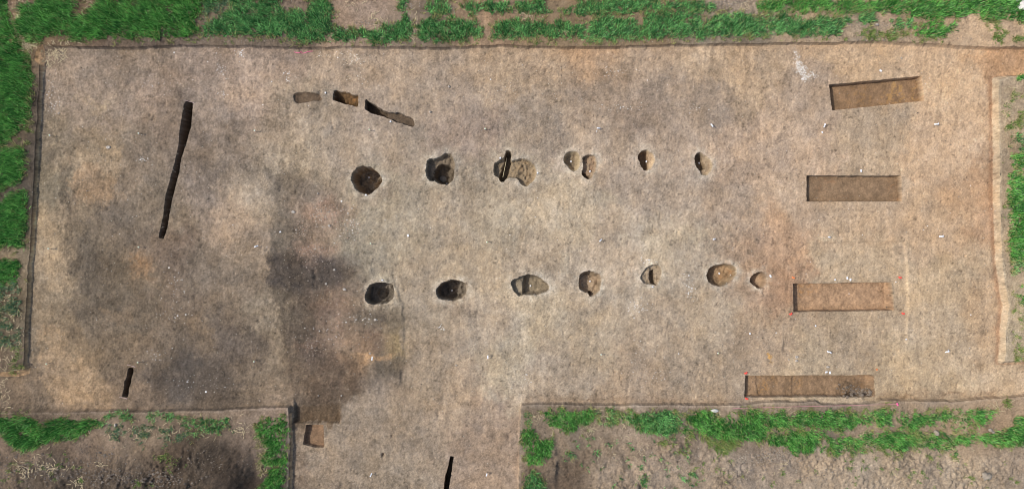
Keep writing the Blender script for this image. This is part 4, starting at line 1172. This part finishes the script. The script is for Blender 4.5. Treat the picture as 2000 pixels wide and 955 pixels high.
def straw(label, spots, seed, floor_ok=False):
    r = random.Random(seed)
    V, F, Cc = [], [], []
    for (cx, cy, rx, ry, n, ln) in spots:
        for _ in range(n):
            px, py = r.gauss(cx, rx), r.gauss(cy, ry)
            x, y, z = place(px, py)
            a = r.uniform(0, 6.28); L = ln * r.uniform(.5, 1.3); k = r.uniform(-.5, .5)
            kc = r.uniform(.7, 1.2); c = [q * kc for q in (0.52, 0.43, 0.27)]
            pts = []
            for q in range(4):
                t = q / 3
                pts.append((x + math.cos(a + k * t) * L * t, y + math.sin(a + k * t) * L * t))
            for q in range(4):
                zz = place(1000 + pts[q][0] / (S * (1 - z / H)), 477.5 - pts[q][1] / (S * (1 - z / H)))[2] + 0.025 + 0.02 * r.random()
                nxp, nyp = -math.sin(a + k) * .009, math.cos(a + k) * .009
                V.append((pts[q][0] + nxp, pts[q][1] + nyp, zz)); V.append((pts[q][0] - nxp, pts[q][1] - nyp, zz))
                Cc += [c, c]
            b = len(V) - 8
            F += [(b, b + 1, b + 3, b + 2), (b + 2, b + 3, b + 5, b + 4), (b + 4, b + 5, b + 7, b + 6)]
    me = mesh_np('straw', np.array(V), np.array(F), M_STRAW, np.array(Cc), 'tint', shade=False)
    tag(link('straw', me), label, 'straw', kind='stuff')


straw('pale dry stalks strewn in the upper left corner of the excavation', [(104, 104, 12, 9, 45, .28), (122, 108, 5, 7, 14, .28), (92, 122, 5, 6, 12, .25)], 1)
straw('dry pale stalks lying on bare soil of the upper field', [(690, 8, 18, 8, 14, .2), (738, 40, 10, 8, 22, .25), (40, 30, 6, 25, 60, .2), (55, 88, 8, 8, 50, .2), (180, 8, 8, 8, 16, .2), (1030, 30, 8, 6, 20, .18), (1110, 60, 8, 5, 18, .15),
                                                                (1455, 12, 22, 10, 30, .18), (1580, 35, 12, 6, 18, .2), (1470, 62, 12, 5, 22, .18), (1740, 55, 25, 6, 24, .15), (815, 60, 8, 14, 24, .2), (132, 82, 12, 3, 10, .2), (480, 4, 8, 4, 14, .2)], 2)
straw('dry pale maize and straw bits on the lower left soil', [(38, 912, 6, 5, 10, .2), (52, 922, 6, 6, 18, .25), (105, 912, 18, 6, 35, .18), (70, 900, 14, 14, 18, .15), (155, 945, 8, 4, 14, .3), (200, 905, 8, 8, 10, .15), (8, 770, 6, 25, 40, .15), (25, 600, 14, 40, 80, .16),
                                                               (300, 840, 60, 12, 60, .18), (475, 835, 12, 10, 30, .18), (10, 690, 8, 15, 25, .2), (520, 880, 8, 20, 30, .18)], 3)
straw('dry yellow stalks among the wheat of the lower right field', [(1150, 835, 8, 7, 24, .25), (1085, 828, 8, 5, 18, .2), (1180, 815, 10, 6, 24, .2), (1222, 822, 6, 5, 18, .2), (1046, 815, 10, 5, 18, .18), (1400, 812, 8, 5, 16, .2), (1540, 812, 6, 8, 24, .25), (1870, 815, 14, 6, 40, .2), (1690, 855, 25, 8, 40, .2),
                                                                    (1950, 800, 14, 6, 26, .2), (1528, 910, 4, 5, 12, .25), (1800, 890, 60, 12, 40, .15), (1400, 910, 120, 20, 40, .15), (1960, 870, 8, 4, 12, .2), (1240, 880, 60, 20, 40, .15)], 4)
straw('yellow dry stalks on the bare soil beyond the right bank', [(1975, 230, 8, 30, 50, .16), (1972, 420, 5, 40, 30, .14), (1985, 610, 10, 30, 50, .16)], 5)


def grit(name, label, spots, seed, cols, kind='stuff'):
    r = random.Random(seed)
    V, F, Cc = [], [], []
    for (cx, cy, rx, ry, n, sz, tilt) in spots:
        for _ in range(n):
            if rx > 200:
                a, b = r.uniform(-1, 1), r.uniform(-1, 1)
            else:
                a, b = r.gauss(0, .55), r.gauss(0, .55)
            px = cx + a * rx + b * tilt; py = cy + b * ry
            if rx > 200 and vn1(px, py) < 0.0: continue
            x, y, z = place(px, py)
            if rx > 200 and z > 0.1: continue
            q = sz * math.exp(r.gauss(0, .35))
            ang = r.uniform(0, 6.28); e = r.uniform(.5, 1)
            kc = r.uniform(.78, 1.15); c = [v * kc for v in r.choice(cols)]
            b0 = len(V)
            for k in range(5):
                t = ang + 2 * math.pi * k / 5
                rr = q * r.uniform(.75, 1.1)
                V.append((x + math.cos(t) * rr, y + math.sin(t) * rr * e, z - .004))
            V.append((x + r.uniform(-.2, .2) * q, y, z + q * .8))
            Cc += [c] * 6
            for k in range(5):
                F.append((b0 + k, b0 + (k + 1) % 5, b0 + 5))
    me = mesh_np(name, np.array(V), np.array(F), M_GRIT, np.array(Cc), 'tint', shade=False)
    return tag(link(name, me), label, 'gravel', kind=kind)


def vn1(px, py):
    return float(fbm(np.array([px]), np.array([py]), 60, 2, 601)[0]) + random.uniform(-.15, .25)


WHT = [(.72, .70, .66), (.6, .57, .5), (.8, .79, .77)]
grit('gravel', 'white shell and lime grit in a long patch near the upper right trench',
     [(1555, 102, 5, 8, 60, .014, 2), (1558, 118, 6, 12, 120, .016, 3), (1566, 138, 10, 14, 420, .018, 4), (1586, 148, 12, 8, 120, .017, 0), (1572, 155, 6, 6, 80, .018, 0)], 11, WHT + [(.5, .45, .38)])
grit('gravel', 'yellowish pebbly patch below the upper bank', [(690, 116, 22, 14, 170, .02, 4), (655, 108, 20, 8, 40, .018, 0), (700, 150, 20, 14, 50, .018, 0), (624, 105, 4, 6, 14, .018, 0)], 12, [(.62, .5, .34), (.7, .62, .5), (.45, .38, .28), (.75, .72, .66)])
grit('gravel', 'white crumbs scattered over the excavated floor',
     [(1000, 440, 960, 340, 1700, .011, 0), (1000, 440, 960, 340, 260, .02, 0), (560, 145, 12, 12, 24, .022, 6), (470, 105, 8, 8, 40, .022, 0), (430, 130, 12, 25, 60, .02, 4), (434, 185, 10, 8, 30, .02, 0), (105, 190, 12, 45, 80, .018, 0), (280, 312, 12, 8, 22, .026, 0),
      (340, 560, 25, 40, 50, .02, 0), (1265, 512, 12, 8, 40, .022, 0), (1245, 600, 22, 16, 60, .02, 0), (1345, 550, 12, 28, 70, .02, 4), (1348, 570, 6, 10, 30, .02, 0), (1030, 740, 8, 30, 16, .02, 0), (862, 640, 7, 5, 18, .024, 0), (1200, 140, 50, 12, 40, .018, 0), (1210, 210, 40, 10, 60, .018, 0), (305, 690, 25, 15, 30, .018, 0), (340, 622, 30, 12, 40, .018, 0),
      (680, 440, 25, 35, 60, .02, 0), (640, 650, 60, 30, 50, .018, 0), (700, 625, 40, 12, 30, .022, 0), (380, 750, 70, 15, 40, .018, 0), (310, 165, 60, 25, 40, .017, 0), (1360, 215, 20, 8, 14, .02, 0), (990, 175, 20, 16, 30, .018, 0), (1250, 680, 30, 25, 50, .018, 0), (1260, 735, 50, 20, 40, .016, 0)],
     13, WHT)
grit('rubble', 'pale and reddish burnt clay crumbs in the dark house area', [(630, 420, 30, 25, 160, .026, 0), (610, 487, 30, 6, 70, .024, 0), (690, 450, 16, 40, 90, .024, 0), (640, 490, 60, 40, 120, .018, 0), (590, 450, 18, 20, 90, .02, 0), (610, 680, 25, 20, 90, .02, 0)], 14,
     [(.42, .27, .2), (.36, .31, .26), (.5, .42, .34), (.3, .26, .22)])
grit('rubble', 'small soil crumbs and clods lying about on the excavated floor', [(1000, 440, 960, 345, 5200, .017, 0), (640, 560, 110, 200, 700, .02, 0), (300, 400, 200, 260, 600, .018, 0)], 19,
     [(.20, .17, .135), (.27, .23, .185), (.33, .28, .23), (.13, .11, .09)])
grit('rubble', 'loose clods and crumbs on the bare lower right field', [(1350, 925, 190, 24, 400, .022, 0), (1600, 915, 190, 25, 500, .024, 0), (1850, 920, 150, 28, 300, .022, 0), (1480, 895, 40, 10, 160, .035, 0), (1230, 900, 60, 30, 120, .022, 0), (1520, 885, 30, 12, 120, .04, 0)], 15,
     [(.26, .22, .175), (.31, .265, .21), (.22, .185, .15)])
grit('rubble', 'dark clods and crumbs on the lower left soil', [(60, 915, 80, 25, 260, .04, 0), (200, 930, 90, 18, 260, .04, 0), (310, 935, 60, 16, 160, .05, 0), (200, 890, 50, 16, 80, .035, 0), (400, 900, 60, 30, 120, .03, 0)], 16,
     [(.12, .10, .085), (.16, .135, .11), (.2, .17, .14)])
grit('rubble', 'small clods on the bare patches of the upper field', [(1430, 5, 35, 8, 120, .035, 0), (720, 48, 30, 6, 60, .03, 0), (800, 10, 18, 8, 40, .035, 0), (885, 20, 10, 8, 24, .035, 0), (1700, 48, 60, 6, 60, .03, 0), (1700, 76, 150, 3, 160, .025, 0), (1250, 80, 200, 3, 120, .022, 0), (500, 80, 200, 3, 90, .02, 0)], 17,
     [(.24, .2, .16), (.3, .25, .2)])
grit('rubble', 'dark loose clods at the right end of the lowest test trench', [(1660, 762, 22, 10, 70, .05, 6), (1690, 766, 16, 8, 50, .055, 0)], 18, [(.17, .14, .11), (.22, .18, .14)])

# ---------------------------------------------------------------- survey pegs on the 5 m grid
PEGS = [
    (97, 265, 0, 'lime-capped grid peg beside the left bank, uppermost of the three along it'),
    (271, 261, 0, 'lime-capped grid peg left of the upper half of the longest dark slot'),
    (497, 256, 0, 'white grid peg below and left of the shallow hollow of the curved slots'),
    (722, 254, 0, 'white grid peg just below the curved line of slots'),
    (947, 252, 0, 'white grid peg above the lobed pit with the slot through it'),
    (1168, 250, 1, 'white grid peg above the touching twin pits'),
    (1391, 246, 1, 'white grid peg above the small double pit at the end of the upper row'),
    (1611, 243, 1, 'white grid peg below the left corner of the tilted trench'),
    (1832, 242, 2, 'white grid peg with tags below and right of the tilted trench'),
    (95, 486, 0, 'lime-capped grid peg beside the left bank, middle of the three along it'),
    (270, 483, 0, 'white grid peg just left of the foot of the longest dark slot'),
    (498, 482, 1, 'white grid peg at the left border of the dark house area'),
    (724, 476, 0, 'white grid peg between the large round pit and the rounded rectangular pit'),
    (951, 472, 0, 'white grid peg on open floor between the lobed pit and the leaf-shaped pit'),
    (1171, 470, 1, 'white grid peg above the round notched pit of the lower row'),
    (1393, 467, 1, 'white grid peg above the broad oval rusty pit'),
    (1618, 463, 1, 'white grid peg between the second and third test trenches, left one of two'),
    (1841, 462, 2, 'white grid peg with tags right of the second and third test trenches'),
    (90, 711, 0, 'lime-capped grid peg beside the left bank, lowest of the three along it'),
    (269, 708, 0, 'lime-capped grid peg just above the short taped slot'),
    (496, 705, 0, 'white grid peg on dark soil above the lower left bank'),
    (726, 701, 1, 'white grid peg on the orange soil patch of the house area'),
    (953, 696, 1, 'white grid peg on open floor below the dark oval pit and leaf-shaped pit'),
    (1174, 693, 0, 'white grid peg on the floor below the round notched pit'),
    (1402, 689, 0, 'white grid peg on the floor left of the lowest test trench'),
    (1622, 688, 2, 'white grid peg with tags between the third and lowest test trenches'),
    (1852, 686, 2, 'white grid peg with tags near the lower right corner of the floor'),
    (723, 929, 1, 'white grid peg left of the black slot that leaves the picture'),
    (951, 925, 1, 'white grid peg right of the black slot that leaves the picture'),
]
peg_mesh = {}
for kind in (0, 1, 2):
    b = MB(); b.tube([(0, 0, -.08), (0, 0, .0), (0.003, 0.002, .20)], [.010, .015, .015], 6); st = b.mesh('stake', M_WOOD)
    b = MB()
    if kind == 0:
        b.tube([(0, 0, .195), (0, 0, .20), (0, 0, .225), (0, 0, .235)], [.020, .034, .034, .022], 10)
    else:
        b.box((0, 0, .215), (.075, .055, .03), .4)
    cp = b.mesh('cap', M_WHITE)
    b = MB()
    if kind == 0:
        b.tube([(.006, .004, .232), (.006, .004, .243)], [.022, .016], 8)
        tg = b.mesh('paint_mark', M_LIME); tn = 'paint_mark'
    else:
        b.box((.07, .02, .17), (.10, .055, .006), .35, .5)
        if kind == 2:
            b.box((-.05, -.035, .15), (.10, .06, .006), -.5, -.6)
        tg = b.mesh('paper_tag', M_WHITE); tn = 'paper_tag'
    peg_mesh[kind] = (st, cp, tg, tn)
protos = {}


def copy_tree(o):
    c = o.copy()
    COL.objects.link(c)
    for ch in o.children:
        q = ch.copy()
        COL.objects.link(q)
        q.parent = c
    return c


for i, (px, py, kind, lab) in enumerate(PEGS):
    if kind not in protos:
        e = bpy.data.objects.new('survey_peg', None); COL.objects.link(e); e.empty_display_size = .1
        st, cp, tg, tn = peg_mesh[kind]
        link('stake', st, e); link('cap', cp, e); link(tn, tg, e)
        protos[kind] = e
    else:
        e = copy_tree(protos[kind])
    x, y, z = place(px, py)
    k = 0.21
    x *= (1 - k / H); y *= (1 - k / H)        # the cap, not the foot, is what sits at that spot in the picture
    e.location = (x, y, float(zat(x / S + 1000, 477.5 - y / S)))
    e.rotation_euler = (random.uniform(-.08, .08), random.uniform(-.08, .08), random.uniform(0, 6.28))
    tag(e, lab, 'survey peg', 'survey pegs on a square grid')

# small white find tags on nails
TAGS = [
    (721, 347, 'small white tag on the floor of the large round pit', 0), (715, 381, 'small white tag on the lower rim of the large round pit', 0),
    (1115, 316, 'small white tag in the smooth oval bowl of the twin pits', 0), (1152, 335, 'small white tag in the rough lumpy pit of the twin pits', 0),
    (1262, 316, 'small white tag deep in the narrow upright oval pit', 0), (1365, 319, 'small white tag in the dark half of the small double pit', 0),
    (883, 567, 'small white tag in the dark oval pit with pale crumbly rim', 0), (1036, 558, 'small white tag in the leaf-shaped pit', 0),
    (1152, 549, 'small white tag in the round notched pit', 0), (1404, 534, 'small white tag in the broad oval rusty pit', 0), (1426, 537, 'tiny white tag at the right side of the broad oval rusty pit', 2),
    (636, 182, 'white tag between the shallow hollow and the deep middle slot', 0), (763, 238, 'white tag on the lower edge of the long stepped slot', 0),
    (797, 460, 'white tag on open floor right of the house area', 1), (747, 547, 'white tag on the upper rim of the rounded rectangular pit', 0),
    (548, 453, 'white tag at the left edge of the house area', 0), (1050, 338, 'white tag at the right rim of the wide lobed pit', 0),
    (977, 309, 'white tag at the upper left rim of the wide lobed pit', 0), (1274, 560, 'white tag at the foot of the small crumbly pit', 0),
    (1504, 539, 'white tag beside the smallest round pit', 1), (1719, 139, 'white square tag above the tilted trench', 1),
    (1605, 259, 'tiny white tag below a grid peg left of the tilted trench', 0), (1681, 334, 'white tag above the second test trench', 1),
    (1630, 546, 'white tag left of the tag cluster above the red-pegged trench', 0), (1654, 543, 'upper tag of the white cluster above the red-pegged trench', 1), (1660, 546, 'lower right tag of the white cluster above the red-pegged trench', 1),
    (1592, 636, 'white tag on the floor below the red-pegged trench', 0), (1769, 662, 'white tag below and right of the red-pegged trench', 0),
    (1613, 726, 'left one of two white tags above the lowest test trench', 1), (1620, 727, 'right one of two white tags above the lowest test trench', 1),
    (1464, 651, 'white tag on the floor above the left end of the lowest trench', 0), (1325, 690, 'tiny white tag between two grid pegs below the lower pits', 2),
    (1165, 257, 'tiny white tag beside the grid peg above the twin pits', 2), (873, 359, 'tiny white tag on the lower rim of the pit with a ledge', 2),
]
tb = {}
for q, (w_, d_) in enumerate(((.075, .06), (.11, .075), (.045, .04))):
    b = MB(); b.box((0, 0, .045), (w_, d_, .008), 0, .15); a1 = b.mesh('card', M_WHITE)
    b = MB(); b.tube([(0, 0, -.03), (0, 0, .052), (0, 0, .056)], [.003, .004, .008], 6); a2 = b.mesh('nail', M_NAIL)
    tb[q] = (a1, a2)
tp = {}
for px, py, lab, q in TAGS:
    if q not in tp:
        e = bpy.data.objects.new('find_tag', None); COL.objects.link(e); e.empty_display_size = .05
        link('card', tb[q][0], e); link('nail', tb[q][1], e); tp[q] = e
    else:
        e = copy_tree(tp[q])
    x, y, z = place(px, py)
    e.location = (x, y, z); e.rotation_euler = (0, 0, random.uniform(0, 3.1))
    tag(e, lab, 'tag', 'white find tags')

# red and orange corner pegs
RP = [(1548, 542, 'o', 'orange peg at the upper left corner of the third test trench'), (1543, 613, 'r', 'red peg at the lower left corner of the third test trench'),
      (1756, 542, 'r', 'red peg at the upper right corner of the third test trench'), (1762, 612, 'r', 'red peg at the lower right corner of the third test trench'),
      (1455.5, 728, 'r', 'red peg at the upper left corner of the lowest test trench'), (1457, 777.5, 'r', 'red peg at the lower left corner of the lowest test trench'),
      (1711, 721, 's', 'small orange peg above the right end of the lowest test trench')]
rp = {}
for px, py, q, lab in RP:
    if q not in rp:
        e = bpy.data.objects.new('corner_peg', None); COL.objects.link(e); e.empty_display_size = .05
        mt = M_ORANGE if q != 'r' else M_RED
        s_ = .6 if q == 's' else 1
        b = MB(); b.tube([(0, 0, -.06), (0, 0, .06)], [.006, .008], 6); link('pin', b.mesh('pin', M_NAIL), e)
        b = MB(); b.box((.02 * s_, 0, .07), (.115 * s_, .07 * s_, .028), .3, .12); b.box((-.04 * s_, .01, .06), (.05 * s_, .05 * s_, .03), .9); link('plastic_head', b.mesh('plastic_head', mt), e)
        rp[q] = e
    else:
        e = copy_tree(rp[q])
    e.location = place(px, py)
    e.rotation_euler = (0, 0, random.uniform(-.6, .6))
    tag(e, lab, 'peg', 'red and orange corner pegs')


# stones, sherds, clods
def stone(name, px, py, r, mat, label, cat, group=None, seed=0, emb=.35, rough=.25):
    x, y, z = place(px, py)
    b = MB(); b.lump((0, 0, 0), r, seed, 16, 9, rough)
    o = link(name, b.mesh(name, mat, True), None, (x, y, z + r[2] * (1 - emb)))
    return tag(o, label, cat, group)


def sherd(px, py, R_, label, seed, hole=.0):
    x, y, z = place(px, py)
    r = random.Random(seed)
    n = 16
    b = MB()
    vs, fs = [], []
    R_ *= .8
    o_ = [R_ * r.uniform(.75, 1.15) for _ in range(n)]
    for ring_, (k, h) in enumerate(((1.0, 0.0), (.95, .035), (.62, .05), (.35 if hole else .3, .018 if hole else .03))):
        for i in range(n):
            a = 2 * math.pi * i / n
            vs.append((o_[i] * k * math.cos(a), o_[i] * .85 * k * math.sin(a), h))
    for q in range(3):
        for i in range(n):
            j = (i + 1) % n
            fs.append((q * n + i, q * n + j, q * n + n + j, q * n + n + i))
    fs.append(tuple(3 * n + i for i in range(n)))
    b.add(vs, fs)
    o = link('pot_sherd', b.mesh('pot_sherd', M_SHERD, True), None, (x, y, z))
    tag(o, label, 'pot sherd', 'pale sherds left on the floor')


sherd(1556, 697, .095, 'pale ring-shaped pot base above the lowest test trench', 1, 1)
sherd(573, 414, .10, 'large broken white sherd on the dark left side of the house area', 2)
sherd(637, 554, .075, 'round pale sherd in the middle of the dark house area', 3)
sherd(673, 565, .10, 'pale sherd left of the rounded rectangular pit', 4)
sherd(653, 527, .07, 'pale flat sherd on dark soil above the round one', 5)
sherd(733, 624, .085, 'white angular sherd below the rounded rectangular pit', 6)
sherd(643, 441, .09, 'pinkish oval lump of burnt clay in the reddish house patch', 7)
sherd(621, 378, .05, 'small white sherd at the upper side of the house area', 8)
sherd(723, 690, .055, 'small pale sherd above the grid peg on orange soil', 9)
sherd(891, 713, .05, 'pale sherd by a dark hole left of a grid peg on the lower floor', 10)
sherd(667, 772, .05, 'pale sherd above the stepped corner of the lower panel', 11)
sherd(212, 288, .12, 'white lime lump on the yellowish patch of the left floor', 12)
stone('stone', 1555, 704, (.07, .05, .05), M_STONE, 'pale stone just below the ring-shaped pot base', 'stone', 'single stones', 21)
stone('stone', 1540, 702, (.035, .03, .03), M_STONE, 'little stone left of the ring-shaped pot base', 'stone', 'single stones', 22)
stone('stone', 1616, 716, (.075, .05, .05), M_STONE, 'pale wedge-shaped stone above two white tags', 'stone', 'single stones', 23)
stone('stone', 1395, 801, (.16, .075, .08), M_CHALK, 'smooth white oval stone on the lower right bank', 'stone', 'single stones', 24)
stone('stone', 1712, 49, (.075, .06, .06), M_STONE, 'grey stone on bare soil of the upper right field', 'stone', 'single stones', 25)
stone('stone', 877, 170, (.055, .05, .045), M_STONE, 'round stone on open floor right of the curved slots, upper of two', 'stone', 'single stones', 26)
stone('stone', 840, 219, (.055, .045, .045), M_STONE, 'round stone beside the right end of the curved slots, lower of two', 'stone', 'single stones', 27)
stone('stone', 1760, 114, (.035, .04, .03), M_STONE, 'small stone below the upper bank, above the tilted trench', 'stone', 'single stones', 28)
stone('stone', 226, 829, (.05, .07, .05), M_STONE, 'pale stone at the right tip of the lower left wheat', 'stone', 'single stones', 29)
stone('stone', 622, 772, (.03, .03, .03), M_STONE, 'tiny stone on the dark lower house soil', 'stone', 'single stones', 30)
stone('clod', 1827, 844, (.12, .12, .10), M_CLOD, 'round pale clod in the lower right field, darker of two', 'clod', 'round clods in the lower right wheat', 31, .3, .4)
stone('clod', 1933, 839, (.10, .085, .07), M_CLOD, 'smooth round clod beside the far right wheat', 'clod', 'round clods in the lower right wheat', 32)
stone('clod', 1939, 843, (.07, .06, .05), M_CLOD, 'smaller clod touching the smooth round one at far right', 'clod', 'round clods in the lower right wheat', 33)
stone('clod', 1925, 928, (.22, .16, .10), M_CLOD, 'large pale clod on the bare lower right field', 'clod', None, 34, .5, .5)
stone('clod', 866, 350, (.17, .15, .06), M_GREY, 'flat grey clay lump at the bottom of the pit with a broken ledge', 'clod', None, 35, .2, .12)
# pale rubble in the very corner, upper right
for q, (px, py, rr, lab) in enumerate(((1997, 12, (.26, .22, .16), 'big white rock in the upper right corner of the field'), (1985, -2, (.22, .12, .12), 'long white rock at the upper rim beside the big corner rock'), (2012, 22, (.2, .2, .14), 'white rock outside the corner beside the big one'))):
    if q < 2:
        stone('rock', px, py, rr, M_CHALK, lab, 'rock', 'white rocks in the upper right corner', 50 + q, .3, .5)

# cords and tapes


def cord(name, pts, rad, mat, label, cat, group=None):
    P = [place(*p[:2]) for p in pts]
    P = [(x, y, z + (pts[i][2] if len(pts[i]) > 2 else .01)) for i, (x, y, z) in enumerate(P)]
    b = MB(); b.tube(P, rad, 6)
    o = link(name, b.mesh(name, mat))
    return tag(o, label, cat, group)


sx = np.linspace(1430, 1752, 24)
sp = [wxy(x, 797 - (x - 1430) * 8 / 322, .31) for x in sx]
b = MB(); b.tube([(p[0], p[1], .31 - .015 * math.sin(math.pi * i / 23)) for i, p in enumerate(sp)], .0085, 6)
e = bpy.data.objects.new('guide_line', None); COL.objects.link(e); e.location = (0, 0, 0)
tag(e, 'pink cord stretched along the lower right bank beside the lowest trench', 'cord')
link('cord', b.mesh('cord', M_PINK), e)
b = MB(); x, y = sp[-1]; b.tube([(x, y, .1), (x, y, .34)], [.008, .012], 6); b.box((x, y, .34), (.06, .12, .03), .3); link('end_pin', b.mesh('end_pin', M_HOTPINK), e)
b = MB(); x, y = sp[0]; b.tube([(x, y, .1), (x, y, .34)], [.008, .010], 6); link('end_pin', b.mesh('end_pin', M_WOOD), e)

cord('plastic_tape', [(575, 102, .01), (580, 104, .012), (586, 103.5, .02), (588, 101, .02), (590, 105, .01), (596, 104, .01), (602, 101.5, .02), (611, 100.5, .01)], .012, M_HOTPINK, 'crumpled bright pink tape on the floor below the upper bank', 'tape')


def strip(x0, y0, x1, y1, label):
    e = bpy.data.objects.new('end_strip', None); COL.objects.link(e)
    a = Vector(place(x0, y0)); c = Vector(place(x1, y1))
    a.z = c.z = max(a.z, c.z, 0) + .012
    e.location = (a + c) / 2
    m_ = (a + c) / 2
    ang = math.atan2(c.y - a.y, c.x - a.x)
    b = MB(); b.box((0, 0, .0), ((c - a).length, .016, .006), ang); link('tape', b.mesh('tape', M_STRIP), e)
    for q in (a, c):
        b = MB(); d_ = q - m_; b.tube([(d_.x, d_.y, -.04), (d_.x, d_.y, .012), (d_.x, d_.y, .018)], [.006, .02, .02], 8); link('nail', b.mesh('nail', M_STRIP), e)
    tag(e, label, 'tape', 'taped ends of the narrow slots')


strip(250, 712, 264, 716, 'pinkish nailed strip across the upper end of the short dark slot')
strip(235, 775, 248.5, 778, 'pinkish nailed strip across the lower end of the short dark slot')
strip(362, 196.5, 378, 201, 'thin pinkish nailed strip across the upper end of the longest slot')

# thin pale rod standing in the slot of the lobed pit
a = place(990, 312); c = place(982.5, 349)
zt = -0.34
b = MB(); b.tube([(a[0], a[1], zt), ((a[0] + c[0]) / 2, (a[1] + c[1]) / 2, zt - .02), (c[0], c[1], zt - .05)], .012, 6)
tag(link('wooden_rod', b.mesh('wooden_rod', M_POLE)), 'thin pale rod lying along the slot of the wide lobed pit', 'rod')
